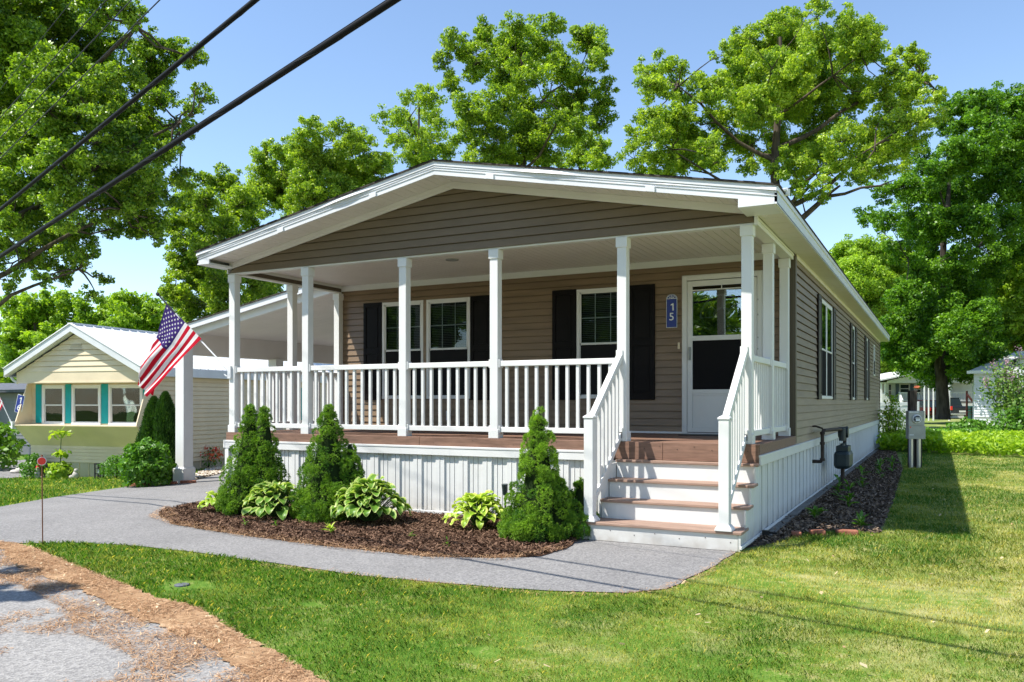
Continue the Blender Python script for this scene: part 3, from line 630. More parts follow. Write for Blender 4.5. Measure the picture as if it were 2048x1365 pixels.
for a,b,z0,z1,k in swin:
    window(FS,a,b,z0,z1,home,twin=(k==2),grid=False,blind=False,sash=k>0,flat=True,fw=.04)
    if k: shutter(FS,a-.37,a-.01,z0-.01,z1+.01,home,M['shutter_s'],.014,.042); shutter(FS,b+.01,b+.37,z0-.01,z1+.01,home,M['shutter_s'],.014,.042)
# unlit rooms behind the side windows are painted as the near-black interior box
# ---------------- door
m=MB()
fb(FF,m,-1.46,-1.40,-.02,.05,.975,3.13); fb(FF,m,-.46,-.40,-.02,.05,.975,3.13); fb(FF,m,-1.40,-.46,-.02,.05,3.07,3.13); fb(FF,m,-1.40,-.46,-.02,.06,.975,.99)
fb(FF,m,-1.475,-1.46,-.005,.03,.975,3.145); fb(FF,m,-.40,-.385,-.005,.03,.975,3.145); fb(FF,m,-1.475,-.385,-.005,.03,3.13,3.145)
door=m.build('door',M['white'],home,bevel=.003)
m=MB()  # storm door leaf
fb(FF,m,-1.395,-1.325,.012,.045,1.0,3.06); fb(FF,m,-.535,-.465,.012,.045,1.0,3.06)
for a,b in ((1.0,1.06),(1.52,1.58),(2.245,2.31),(2.985,3.06)): fb(FF,m,-1.325,-.535,.012,.045,a,b)
fb(FF,m,-1.325,-.535,.018,.034,1.06,1.52); fb(FF,m,-1.325,-.535,.014,.040,1.50,1.52)
m.build('storm_door',M['white'],door,bevel=.003)
m=MB(); fb(FF,m,-1.325,-.535,.024,.028,2.31,2.985); m.build('glass',M['doorglass'],door)
m=MB(); fb(FF,m,-1.325,-.535,.024,.026,1.58,2.245); m.build('screen',M['dark'],door)
m=MB(); fb(FF,m,-1.325,-.535,.030,.034,2.925,2.94); fb(FF,m,-.935,-.925,.030,.034,2.94,2.985); m.build('muntin',M['white'],door)
m=MB(); fb(FF,m,-1.36,-.5,-.06,-.03,.99,3.06); dl=m.build('inner_door',M['darkdoor'],door)
m=MB(); cx,cz=-.93,2.56
for a0,a1,r0 in ((0,math.pi,.30),(0,math.pi,.12)):
    pts=[(cx+r0*math.cos(a0+(a1-a0)*k/20),WY+.02,cz+r0*math.sin(a0+(a1-a0)*k/20)) for k in range(21)]; m.tube(pts,.014,6)
for k in range(5):
    a=math.pi*k/4; m.tube([(cx+.12*math.cos(a),WY+.02,cz+.12*math.sin(a)),(cx+.30*math.cos(a),WY+.02,cz+.30*math.sin(a))],.009,5)
m.build('fanlight_bars',M['fan'],door)
m=MB(); fb(FF,m,-1.375,-1.345,.046,.06,1.98,2.16); m.tube([FF(-1.36,.075,2.0),FF(-1.36,.09,2.07),FF(-1.36,.075,2.14)],.008,6); m.build('handle',M['metal'],door)
m=MB(); m.tube([FF(-1.27,-.028,2.0),FF(-1.27,-.0,2.0)],.02,8); m.tube([FF(-1.27,-.028,1.87),FF(-1.27,.012,1.87)],.026,10); m.build('knob',M['metal'],door)
m=MB()
for z in (2.1,2.25,2.55,2.75): fb(FF,m,-.455,-.445,.05,.056,z,z+.02)
m.split('screws',M['metal'],door)
m=MB(); fb(FF,m,-1.36,-.5,.3,.62,.974,.985); dm=m.build('door_mat',M['black'],None,bevel=.003); tag(dm,'thin black mat on the porch floor in front of the storm door','door mat')
m=MB(); fb(FF,m,-1.535,-1.505,.012,.028,2.14,2.23); db=m.build('doorbell',M['cream'],home,bevel=.003)
m=MB(); fb(FF,m,-5.28,-5.20,.012,.035,1.12,1.27); m.split('outlet_cover',M['white2'],home,bevel=.004)
m=MB(); m.tube([(-4.3,1.0,3.376),(-4.3,1.0,3.362)],.09,20); m.build('ceiling_light',M['metal'],home)
# house number sign
sg=empty('house_number_sign',(-1.62,WY-.016,2.44),'blue house number sign reading 15 on the taupe wall beside the front door','sign')
m=MB(); pts=[(-.077,0,0),(.077,0,0),(.077,0,.40)]+[(.077*math.cos(a),0,.40+.062*math.sin(a)) for a in [math.pi*k/12 for k in range(1,12)]]+[(-.077,0,.40)]
m.prism([(x,y,z) for x,y,z in pts],(0,-.006,0)); m.build('sign_border',M['ltrim'],sg)
m=MB(); m.prism([(x*.92,-.0062,.005+z*.98) for x,y,z in pts],(0,-.003,0)); m.build('sign_panel',M['blue'],sg)
m=MB()
m.tube([(-.07,-.011,.40),(.07,-.011,.40)],.0035,5)
for r0 in (.058,.032):
    m.tube([(r0*1.1*math.cos(math.pi*k/12),-.011,.40+r0*.85*math.sin(math.pi*k/12)) for k in range(13)],.003,5)
m.tube([(0,-.011,.40),(0,-.011,.45)],.003,5); m.tube([(0,-.011,.40),(.045,-.011,.435)],.003,5); m.tube([(0,-.011,.40),(-.045,-.011,.435)],.003,5)
m.build('fan_emblem',M['ltrim'],sg)
m=MB(); m.prism([(.012,-.0115,.235),(.030,-.0115,.235),(.030,-.0115,.335),(.016,-.0115,.335),(-.012,-.0115,.318),(-.012,-.0115,.303),(.012,-.0115,.314)],(0,-.003,0)); m.build('number',M['ltrim'],sg)
for ch,z in (('5',.145),):
    me=textmesh(ch,.15); me.materials.clear(); me.materials.append(M['ltrim']); o=bpy.data.objects.new('number',me); COL.objects.link(o); o.parent=sg; o.rotation_euler=(R(90),0,0); o.location=(0,-.012,z); o.scale=(1,1,1)
# ================================================================ CARPORT
cp=empty('carport',(-7.47,2.45,0),'white lean-to carport on the left side of the taupe home, resting on square posts','carport')
O=(-7.47,2.45,0)
zl=lambda x:2.71+.186*(x+10.82)     # underside line
XC=-11.62
m=MB(); m.hexa([(XC,2.5,zl(XC)),(-7.5,2.5,zl(-7.5)),(-7.5,2.56,zl(-7.5)),(XC,2.56,zl(XC))],[(XC,2.5,zl(XC)+.14),(-7.5,2.5,zl(-7.5)+.14),(-7.5,2.56,zl(-7.5)+.14),(XC,2.56,zl(XC)+.14)])
m.build('beam',M['white'],cp,O)
m=MB(); m.hexa([(XC-.05,2.40,zl(XC-.05)+.12),(-7.5,2.40,zl(-7.5)+.12),(-7.5,2.43,zl(-7.5)+.12),(XC-.05,2.43,zl(XC-.05)+.12)],[(XC-.05,2.40,zl(XC-.05)+.23),(-7.5,2.40,zl(-7.5)+.23),(-7.5,2.43,zl(-7.5)+.23),(XC-.05,2.43,zl(XC-.05)+.23)])
m.build('fascia',M['white2'],cp,O)
m=MB(); m.hexa([(XC-.07,2.38,zl(XC-.07)+.232),(-7.5,2.38,zl(-7.5)+.232),(-7.5,8.6,zl(-7.5)+.232),(XC-.07,8.6,zl(XC-.07)+.232)],[(XC-.07,2.38,zl(XC-.07)+.25),(-7.5,2.38,zl(-7.5)+.25),(-7.5,8.6,zl(-7.5)+.25),(XC-.07,8.6,zl(XC-.07)+.25)])
m.build('roof',M['shingle'],cp,O)
m=MB(); x=XC+.05
while x<-7.55:
    x2=min(x+.1,-7.5); m.hexa([(x+.004,2.43,zl(x+.004)+.145),(x2-.004,2.43,zl(x2-.004)+.145),(x2-.004,8.5,zl(x2)+.145),(x+.004,8.5,zl(x)+.145)],[(x+.004,2.43,zl(x)+.16),(x2-.004,2.43,zl(x2)+.16),(x2-.004,8.5,zl(x2)+.16),(x+.004,8.5,zl(x)+.16)]); x=x2
m.hexa([(XC,2.43,zl(XC)+.155),(-7.5,2.43,zl(-7.5)+.155),(-7.5,8.5,zl(-7.5)+.155),(XC,8.5,zl(XC)+.155)],[(XC,2.43,zl(XC)+.19),(-7.5,2.43,zl(-7.5)+.19),(-7.5,8.5,zl(-7.5)+.19),(XC,8.5,zl(XC)+.19)])
m.build('ceiling',M['soffit'],cp,O)
m=MB(); m.box(-11.60,-11.37,2.57,8.5,2.34,2.76); m.build('side_beam',M['soffit'],cp,O)
for y in (2.5,5.0,7.6):
    m=MB(); m.box(-11.49,-11.26,y,y+.23,-.16,2.35 if y>2.6 else zl(-11.4)); p=m.build('post',M['white'],cp,O,bevel=.008)
    m=MB(); m.box(-11.52,-11.23,y-.03,y+.26,-.17,.12); m.hexa([(-11.52,y-.03,.12),(-11.23,y-.03,.12),(-11.23,y+.26,.12),(-11.52,y+.26,.12)],[(-11.495,y-.005,.15),(-11.255,y-.005,.15),(-11.255,y+.235,.15),(-11.495,y+.235,.15)]); b=m.build('post_base',M['white'],cp,O); b.parent=p
for i,(x,y,a) in enumerate([(-12.02,1.95,.35),(-11.72,2.12,.3),(-11.42,2.30,.28),(-11.14,2.5,.5)]):
    m=MB(); m.box(-.14,.14,-.05,.05,0,.07); b=m.build('edging_brick',M['brick'],None,bevel=.006); b.location=(x,y,g1(x)-.01); b.rotation_euler=(0,0,a)
    tag(b,['red edging brick farthest left, beside the hydrangea bush','second red edging brick from the left, in front of the carport post','third red edging brick from the left, at the foot of the carport post','rightmost red edging brick at the carport post beside the pebbles'][i],'brick','edging bricks at the carport post')
# ================================================================ FLAG
def flag(name,P0,P1,A,B,Cc,Dd,label,polelab,amp=.05,seed=1,fn=M):
    root=empty(name,P0,label,'flag'); o=tuple(P0); P0=Vector(P0); P1=Vector(P1)
    m=MB(); m.tube([P0,P0+(P1-P0)*.75],.011,8); m.build('flag_pole',M['white2'],root,o)
    m=MB(); m.tube([P0+(P1-P0)*.75,P1],.0125,8); d=(P1-P0).normalized(); m.tube([P1,P1+d*.02,P1+d*.05,P1+d*.07],[.012,.028,.026,.006],8); m.build('pole_top',M['black'],root,o)
    m=MB(); m.tube([P0-d*.05,P0+d*.12],.019,8); m.box(P0.x-.02+.03,P0.x+.07,P0.y-.03,P0.y+.05,P0.z-.12,P0.z+.06) ; m.tube([P0+Vector((.02,0,-.05)),P0+Vector((-.03,0,-.09)),P0+Vector((-.08,0,-.06))],.010,6); m.build('bracket',M['white2'],root,o)
    F0,F1,F2,B0,B1,B2=map(Vector,(A,Dd[0],Dd[1],B,Cc[0],Cc[1])); nu,nv=66,52
    side=(B0-F0).cross(F1-F0).normalized()
    if side.y<0: side=-side
    def crv(a,b,c,um,u): return a.lerp(b,u/um) if u<um else b.lerp(c,(u-um)/(1-um))
    def pt(u,v):
        Fp=crv(F0,F1,F2,.4,u); Bp=crv(B0,B1,B2,.55,u); vf=max(0,(u-.32)/.68)*.5; wd=Bp-Fp; f=min(1,u*1.6)
        if v>=vf: q=(v-vf)/(1-vf); p=Fp+wd*q; dp=0
        else: q=(vf-v)/(1-vf); p=Fp+wd*q*.85; dp=.012+.07*min(1,q*4)
        p=p+side*(amp*f*(math.sin(v*9.5+u*1.2)*.8+.35*math.sin(v*23+u*3))+dp)
        p=p+wd*(.02*f*math.cos(v*9.5+u*2))+Vector((0,0,-.012))*math.sin(u*7+v*3)*f
        return p
    m=MB(); g=[[pt(i/nu,j/nv) for j in range(nv+1)] for i in range(nu+1)]
    m.v=[tuple(p) for r in g for p in r]
    for i in range(nu):
        for j in range(nv):
            s=int(j/nv*13); canton=(i/nu<.4 and s<7)
            m.f.append((i*(nv+1)+j,(i+1)*(nv+1)+j,(i+1)*(nv+1)+j+1,i*(nv+1)+j+1)); m.mi.append(2 if canton else (0 if s%2==0 else 1))
    # stars
    m.cur=1
    for r in range(9):
        for c in range(6 if r%2==0 else 5):
            uc=.4*((c*2+1+(r%2))/12); vc=(7/13)*(r+1)/10
            for sd in (-1,1):
                P=[]; 
                for k in range(10):
                    rr=.026 if k%2==0 else .011; a=math.pi/2+k*math.pi/5; u=uc+rr*math.cos(a)*.62; v=vc-rr*math.sin(a); 
                    P.append(pt(u,v)+side*.003*sd)
                cc=pt(uc,vc)+side*.003*sd
                for k in range(10): m.poly([cc,P[k],P[(k+1)%10]])
    o_=m.build('flag_cloth',[M['fred'],M['fwhite'],M['fblue']],root,o,smooth=True)
    return root
flag('american_flag',(-7.475,-.0,1.87),(-8.89,-.03,3.03),(-8.726,-.03,2.897),(-7.986,-.03,2.341),((-8.596,-.06,1.858),(-9.089,-.06,1.482)),((-8.978,-.03,2.421),(-9.393,-.02,1.692)),'American flag hanging from a slanted pole on the left porch post of the taupe home','')
# ================================================================ NEIGHBOUR HOME 16
NZ=R(9.4); nb=empty('neighbour_home',(-19.1,4.49,-.56),'cream mobile home with teal shutters and a white metal roof, across the driveway','house',rz=NZ)
LW=3.79; LD=15
Ff=lambda u,n,z:(u,-n,z); Fr=lambda u,n,z:(LW+n,u,z); Fg=lambda u,n,z:(u,-.4-n,z); Fl=lambda u,n,z:(-n,u,z)
wz=[(.39,1.13),(1.35,2.27),(2.51,3.55)]
m=MB(); course_wall(m,Ff,0,LW,1.30,2.45,[(a,b,1.38,2.38) for a,b in wz],pitch=.2,lip=.014,gap=.012)
course_wall(m,Ff,0,LW,.45,.86,[],pitch=.085,lip=.012,gap=.010); m.build('wall',M['cream'],nb)
m=MB(); course_wall(m,Fr,0,LD,.42,2.75,[(5.4,6.3,1.4,2.4)],pitch=.115,lip=.016,gap=.016); m.build('wall',M['cream'],nb)
m=MB(); course_wall(m,Fl,0,LD,.42,2.75,[],pitch=.105,lip=.012); m.box(0,LW,LD-.05,LD,.1,2.75); m.build('wall',M['cream'],nb)
# flared front below the window shelf
m=MB(); n=6
for k in range(n):
    t0,t1=k/n,(k+1)/n; y0,z0,y1,z1=-.5*t0,.86+.52*t0,-.5*t1,.86+.52*t1
    m.poly([(0,y0-.008,z0),(LW,y0-.008,z0),(LW,y1,z1),(0,y1,z1)]); m.poly([(0,y0,z0),(LW,y0,z0),(LW,y0-.008,z0),(0,y0-.008,z0)])
for x in (0,LW): m.poly([(x,0,.86),(x,-.5,1.38),(x,0,1.38)])
m.box(-.03,LW+.03,-.53,.02,1.375,1.40); m.build('window_shelf',M['cream'],nb)
m=MB()
for x in (0,LW-.03): m.prism([(x,-.5,1.40),(x,.0,1.40),(x,.0,2.44),(x,-.12,2.44)],(.03,0,0))
m.split('side_wing',M['cream'],nb)
# skirting
m=MB(); m.box(.02,LW-.02,.02,LD,.0,.45); m.build('skirting',M['cream2'],nb)
m=MB(); x=.05
while x<LW: m.box(x,x+.012,.008,.019,.0,.44); x+=.3
y=.3
while y<LD: m.box(LW-.02,LW-.006,y,y+.012,.0,.42); y+=.3
for k in range(6): m.box(.46,.62,.006,.018,.22+k*.03,.235+k*.03)
m.build('skirting_batten',M['cream'],nb)
m=MB(); m.box(.1,LW-.1,.3,LD-.2,.5,2.6); m.build('interior',M['dark'],nb)
ncol=M['white']
for a,b in wz: window(Ff,a,b,1.38,2.40,nb,grid=False,blind=False,fw=.07,screen=False)
window(Fr,5.4,6.3,1.4,2.4,nb,grid=False,blind=False,fw=.06,screen=False)
for a,b in ((.18,.38),(1.15,1.335),(2.285,2.495),(3.56,3.75)):
    m=MB(); fb(Ff,m,a,b,.006,.03,1.43,2.42); m.build('shutter',M['teal'],nb,bevel=.003)
for a,b in ((5.05,5.38),(6.32,6.65)):
    m=MB(); fb(Fr,m,a,b,.012,.03,1.38,2.42); m.build('shutter',M['teal'],nb)
# gable overhang
pk=LW/2; rs=.505
gz=lambda x,b=3.70:b-rs*abs(x-pk)
m=MB()
course_wall(m,Fg,-.02,LW+.02,2.72,3.66,[],pitch=.135,lip=.022,gap=.014,clip=lambda z:(pk-(3.66-z)/rs,pk+(3.66-z)/rs) if z<3.66 else (pk,pk))
m.box(-.02,LW+.02,-.41,-.38,2.44,2.72); m.box(-.02,LW+.02,-.38,0.0,2.445,2.46); m.box(-.02,LW+.02,-.425,-.41,2.44,2.47); m.build('gable',M['cream'],nb)
m=MB()
for k in range(5): m.box(pk-.22+.03*k*.6,pk+.22-.03*k*.6,-.425,-.41,3.22+k*.04,3.235+k*.04)
m.build('gable_vent',M['cream2'],nb)
m=MB(); m.prism([(0,LD,2.75),(LW,LD,2.75),(pk,LD,3.66)],(0,-.05,0)); m.build('gable',M['cream'],nb)
xo=2.12
m=MB()
for s in (-1,1):
    a=(pk,-.62);zt,ze=3.89,3.89-rs*xo
    pts=[(pk,-.62,3.89),(pk+s*xo,-.62,ze),(pk+s*xo,LD+.2,ze),(pk,LD+.2,3.89)]; b=[(p[0],p[1],p[2]-.02) for p in pts]
    m.hexa(b if s>0 else b[::-1],pts if s>0 else pts[::-1])
rfn=m.build('roof',M['tinroof'],nb)
m=MB(); y=-.6
while y<LD+.2:
    for s in (-1,1):
        m.hexa([(pk+s*.05,y,3.868),(pk+s*xo,y,3.892-rs*xo),(pk+s*xo,y+.03,3.892-rs*xo),(pk+s*.05,y+.03,3.868)][::s],[(pk+s*.05,y+.006,3.888),(pk+s*xo,y+.006,3.912-rs*xo),(pk+s*xo,y+.022,3.912-rs*xo),(pk+s*.05,y+.022,3.888)][::s])
    y+=.3
m.box(pk-.08,pk+.08,-.6,LD+.2,3.86,3.90); m.build('roof_ribs',M['tinroof'],rfn)
m=MB()
for s in (-1,1):
    a,b=sorted((pk,pk+s*xo)); f=lambda x,t:t-rs*abs(x-pk)
    m.hexa([(a,-.60,f(a,3.69)),(b,-.60,f(b,3.69)),(b,-.42,f(b,3.69)),(a,-.42,f(a,3.69))],[(a,-.60,f(a,3.868)),(b,-.60,f(b,3.868)),(b,-.42,f(b,3.868)),(a,-.42,f(a,3.868))])
m.build('fascia',M['white2'],nb)
m=MB(); ze=3.87-rs*xo
for s in (-1,1): m.box(pk+s*xo,pk+s*(xo-.02),-.6,LD+.2,ze-.20,ze); m.box(pk+s*(xo-.02),pk+s*(LW/2),-.42,LD+.2,ze-.20,ze-.19)
m.tube([(-.16,-.45,ze-.2),(-.12,-.42,ze-.28),(-.0,-.38,ze-.36)],.03,8); m.build('gutter',M['white2'],nb)
s16=empty('house_number_sign',(0,0,0),'blue house number sign reading 16 on the left corner of the cream home','sign')
loc=nb.matrix_basis @ Vector((-.03,-.30,1.92)); s16.location=loc; s16.rotation_euler=(0,R(14),NZ+R(4))
m=MB(); m.box(-.11,.11,-.012,.0,-.23,.23); m.build('sign_border',M['ltrim'],s16)
m=MB(); m.box(-.098,.098,-.015,-.012,-.22,.22); m.build('sign_panel',M['blue'],s16)
m=MB(); m.prism([(.012,-.0165,.02),(.038,-.0165,.02),(.038,-.0165,.175),(.018,-.0165,.175),(-.022,-.0165,.15),(-.022,-.0165,.125),(.012,-.0165,.142)],(0,-.003,0)); m.build('number',M['ltrim'],s16)
for ch,z in (('6',-.10),):
    me=textmesh(ch,.22); me.materials.clear(); me.materials.append(M['ltrim']); o=bpy.data.objects.new('number',me); COL.objects.link(o); o.parent=s16; o.rotation_euler=(R(90),0,0); o.location=(0,-.017,z)
nbm=Matrix.Translation((-19.1,4.49,-.56))@Matrix.Rotation(NZ,4,'Z')
def nl(x,y,z): return tuple(nbm@Vector((x,y,z)))
# neighbour's flag on the left
P0=nl(-.05,-.52,1.42)
def offs(x,z,y=0): c,s=math.cos(NZ),math.sin(NZ); return (P0[0]+x*c-y*s,P0[1]+x*s+y*c,P0[2]+z)
flag('american_flag',P0,offs(-.78,1.28),offs(-.74,1.20),offs(-.27,.50),(offs(-.50,.10),offs(-.80,-.28,.03)),(offs(-.88,.75),offs(-1.08,.05)),'American flag at the left edge on a pole from the cream home','',amp=.05)
# far grey home left
fh=empty('grey_home',(-29.0,10.4,-.56),'grey home in deep shade with a flat dark roof, behind the cream home','house',rz=R(20))
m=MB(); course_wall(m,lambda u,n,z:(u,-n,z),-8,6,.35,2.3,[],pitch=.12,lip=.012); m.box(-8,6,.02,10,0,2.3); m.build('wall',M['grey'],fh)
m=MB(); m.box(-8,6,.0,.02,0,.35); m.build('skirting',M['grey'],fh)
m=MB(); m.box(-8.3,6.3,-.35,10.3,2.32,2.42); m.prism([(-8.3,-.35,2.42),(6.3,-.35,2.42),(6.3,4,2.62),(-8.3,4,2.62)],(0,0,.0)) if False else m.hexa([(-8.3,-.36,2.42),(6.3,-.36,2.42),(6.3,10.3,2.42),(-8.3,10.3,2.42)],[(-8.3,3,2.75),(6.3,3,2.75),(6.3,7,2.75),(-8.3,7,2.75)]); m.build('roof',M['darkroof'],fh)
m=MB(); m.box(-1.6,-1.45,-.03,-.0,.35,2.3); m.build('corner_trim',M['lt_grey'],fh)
gm=empty('gas_meter',(-27.6,10.7,-.56),'small dark gas meter against the shaded grey home at the far left','gas meter',rz=R(20))
m=MB(); m.box(-.2,.2,-.5,-.25,.25,.75); m.build('meter_body',M['gasgreen'],gm,bevel=.05)
m=MB(); m.tube([(-.12,-.38,0),(-.12,-.38,.9),(.12,-.38,.9),(.12,-.38,.7)],.03,8); m.build('pipe',M['pipe'],gm)
m=MB(); m.tube([(-31.2,14,-.56),(-31.2,14,3.4)],.05,8); o=m.build('utility_mast',M['metal'],None); tag(o,'thin grey metal mast rising behind the grey home at the far left','mast')
# ================================================================ SMALL THINGS BY THE CREAM HOME
def world(m_,name,mt,label,cat,loc,rz_=0,bevel=0,group=None,smooth=False):
    o=m_.build(name,mt,None,bevel=bevel,smooth=smooth); o.location=loc; o.rotation_euler=(0,0,rz_); return tag(o,label,cat,group)
for k,(x,y,lab) in enumerate([(-15.64,3.9,'black metal garden lantern right of the leafy stalk by the cream home'),(-18.0,4.28,'black box lantern beside the reflector stake at the cream home corner')]):
    r=empty('garden_lantern',(x,y,g1(x)),lab,'lantern',rz=NZ,group='black garden lanterns by the cream home')
    m=MB()
    for a in (-.075,.075):
        for b in (-.05,.05): m.box(a-.012,a+.012,b-.012,b+.012,0,.34)
    m.box(-.09,.09,-.065,.065,.34,.37); m.box(-.08,.08,-.055,.055,.12,.14); m.box(-.08,.08,-.055,.055,.24,.25); m.build('frame',M['black'],r)
    m=MB(); m.tube([(0,0,.14),(0,0,.24)],.03,8); m.build('candle',M['ltrim'],r)
def blob(mb,c,r,n=8,seed=0,jit=.12):
    rn=random.Random(seed); rows=[]
    vs=[];fs=[]
    for i in range(n+1):
        th=math.pi*i/n
        for k in range(n*2):
            ph=math.pi*k/n; j=1+rn.uniform(-jit,jit) if 0<i<n else 1
            vs.append((c[0]+r[0]*j*math.sin(th)*math.cos(ph),c[1]+r[1]*j*math.sin(th)*math.sin(ph),c[2]+r[2]*j*math.cos(th)))
    for i in range(n):
        for k in range(2*n): a=i*2*n+k; b=i*2*n+(k+1)%(2*n); fs.append((a,a+2*n,b+2*n,b))
    mb.raw(vs,fs)
m=MB(); blob(m,(0,0,.09),(.42,.14,.10),8,1,.10); blob(m,(-.36,-.05,.05),(.2,.12,.06),6,2,.1); world(m,'pale_rock',M['stone'],'long pale grey rock lying on the paving left of the cream home','rock',(-20.6,5.35,-.56),NZ,smooth=True)
m=MB(); blob(m,(0,0,.09),(.09,.07,.10),6,4); blob(m,(.02,0,.20),(.05,.05,.055),6,5); blob(m,(-.10,-.02,.05),(.07,.05,.05),6,6); world(m,'garden_ornament',M['stone'],'small pale garden figure on the grass before the cream home skirting','ornament',(-16.6,3.98,g1(-16.6)-.0),NZ,smooth=True)
r=empty('garden_ornament',(-18.38,4.2,-.52),'little white garden figure with a red hat beside the coppery shrub','ornament')
m=MB(); blob(m,(0,0,.10),(.08,.07,.12),6,7); blob(m,(.01,0,.24),(.05,.05,.06),6,8); m.build('body',M['stone'],r,smooth=True)
m=MB(); m.tube([(.01,0,.28),(.01,0,.33),(.03,0,.42)],[.055,.035,.004],10); m.build('hat',M['red'],r)
# reflector stake
r=empty('reflector_stake',(-6.15,-3.66,0),'red round reflector on a thin rusty driveway stake in the grass at left','reflector')
m=MB(); m.tube([(0,0,-.02),(-.005,.0,.4),(-.012,0,.80)],.0055,6); m.build('rod',M['rust'],r)
m=MB()
f=Vector((.62,-.45,0)).normalized()
m.tube([Vector((-.012,0,.83)),Vector((-.012,0,.83))+f*.008],.042,20); m.build('reflector_rim',M['white2'],r)
m=MB(); m.tube([Vector((-.012,0,.83))+f*.008,Vector((-.012,0,.83))+f*.014],.035,20); m.build('reflector_disc',M['red'],r)
m=MB(); m.box(-.02,-.004,-.006,.006,.865,.89); m.build('clip',M['rust'],r)
# small utility cover in the lawn
m=MB(); m.tube([(0,0,0),(0,0,.02)],.055,24); world(m,'valve_cover',M['darkroof'],'small round dark valve cover set in a bare patch of the front lawn','cover',(-3.5,-4.28,-.008),bevel=.004)
# spigot light by the skirting
r=empty('garden_spotlight',(-2.86,-.16,.016),'small dark teal garden spotlight on a stake between the hosta and the right conifer','light')
m=MB(); m.tube([(0,0,0),(0,0,.30)],.012,8); m.build('stake',M['black'],r)
m=MB(); m.tube([(0,-.01,.30),(0,-.012,.36),(0,-.02,.43)],[.024,.034,.038],12); m.build('lamp_head',M['gasgreen'],r)
r=empty('garden_spotlight',(-4.98,-.14,.016),'small black garden spotlight behind the two tall conifers against the white skirting','light')
m=MB(); m.tube([(0,0,0),(0,0,.52)],.010,8); m.build('stake',M['black'],r)
m=MB(); m.tube([(0,0,.52),(.01,-.03,.57),(.02,-.06,.60)],[.02,.034,.036],12); m.build('lamp_head',M['black'],r)
# ================================================================ GAS METER, POWER METER
r=empty('gas_meter',(.32,5.25,0),'dark green gas meter with rusty pipes on the shaded side of the taupe home','gas meter'); o=(.32,5.25,0)
m=MB(); m.tube([(.0,4.18,.53),(.12,4.18,.53),(.14,4.18,.56),(.14,4.18,.96),(.16,4.22,.99),(.30,5.0,.99),(.31,5.15,.97),(.31,5.15,.80)],.026,10)
for z in (.56,.80,.95): m.tube([(.14,4.18,z-.02),(.14,4.18,z+.02)],.036,8)
m.tube([(.32,5.2,.0),(.32,5.2,.62)],.030,10); m.tube([(.0,4.16,1.05),(.05,4.18,1.05),(.14,4.18,1.02),(.14,4.18,.97)],.014,6)
m.tube([(.32,5.52,.72),(.32,5.52,.84),(.32,5.40,.90),(.32,5.28,.92)],.028,8); m.build('pipe',M['pipe'],r,o)
m=MB(); m.box(.20,.44,5.06,5.62,.36,.64); a=m.build('meter_body',M['gasgreen'],r,o,bevel=.055)
m=MB(); m.box(.23,.41,5.12,5.56,.62,.72); m.tube([(.32,5.17,.70),(.32,5.17,.76)],.035,10); m.tube([(.32,5.50,.70),(.32,5.50,.76)],.035,10); m.build('meter_top',M['gasgreen'],r,o,bevel=.02)
m=MB(); m.tube([(.32,5.14,.80),(.32,5.14,1.0)],.050,12); m.tube([(.25,5.27,.93),(.40,5.27,.93)],.085,18); m.tube([(.32,5.2,.93),(.32,5.42,.93)],.032,10); m.tube([(.36,5.27,.98),(.36,5.45,1.0)],.025,8); m.build('regulator',M['gasgreen'],r,o,bevel=.006)
yw=R(27)
r=empty('power_meter',(1.20,10.95,0),'grey electric meter box on twin metal pipes beside a dark wooden post','power meter',rz=YAW-.05)
m=MB(); m.box(-.17,.17,-.10,.03,.62,1.22); m.build('meter_box',M['metal'],r,bevel=.008)
m=MB(); m.box(-.165,.185,-.115,-.102,.62,.90); m.box(-.165,.165,-.112,-.102,.905,1.215); m.build('box_door',M['metal'],r,bevel=.003)
m=MB(); m.tube([(.0,-.105,1.05),(.0,-.14,1.05)],.095,28); m.build('meter_ring',M['white2'],r)
m=MB(); m.tube([(0,-.14,1.05),(0,-.165,1.05),(0,-.175,1.05)],[.072,.070,.05],24); d=m.build('meter_dial',M['carglass'],r)
m=MB(); m.box(-.045,.045,-.178,-.176,1.0,1.05); m.box(-.05,.05,-.1782,-.1762,1.06,1.075); m.split('dial_plate',M['ltrim'],r)
m=MB(); m.box(-.155,-.06,-.1135,-.1125,1.185,1.20); m.box(-.05,.04,-.1135,-.1125,1.185,1.2); m.box(-.15,-.06,-.1165,-.1155,.70,.715); m.split('warning_strip',M['ltrim'],r)
m=MB(); m.box(-.14,-.115,-.118,-.115,.86,.885); m.build('seal',M['red'],r)
for x in (-.085,.07):
    m=MB(); m.tube([(x,-.04,0),(x,-.04,.62)],.045,14); m.build('pipe',M['chrome'],r)
m=MB(); m.tube([(-.01,-.02,0),(-.01,-.02,.62)],.022,8); m.tube([(.135,-.02,0),(.135,-.02,.9)],.018,8); m.split('cable_sleeve',M['black'],r)
m=MB(); m.box(-.075,.075,.035,.17,0,1.66); m.build('wooden_post',M['wood'],r,bevel=.008)
# bricks at the side bed
for i,(x,y,a,s,lab) in enumerate([(.34,.30,.2,.5,'small brick fragment at the left end of the row by the side bed'),(.52,.52,.3,.8,'low reddish brick piece in the middle of the row at the side bed edge'),(.80,.66,.25,1.1,'largest red brick lying at the right end of the row by the side bed')]):
    m=MB(); m.box(-.10*s,.10*s,-.05,.05,-.01,.055); world(m,'brick',M['brick'],lab,'brick',(x,y,.0),a,bevel=.01,group='bricks at the side bed')
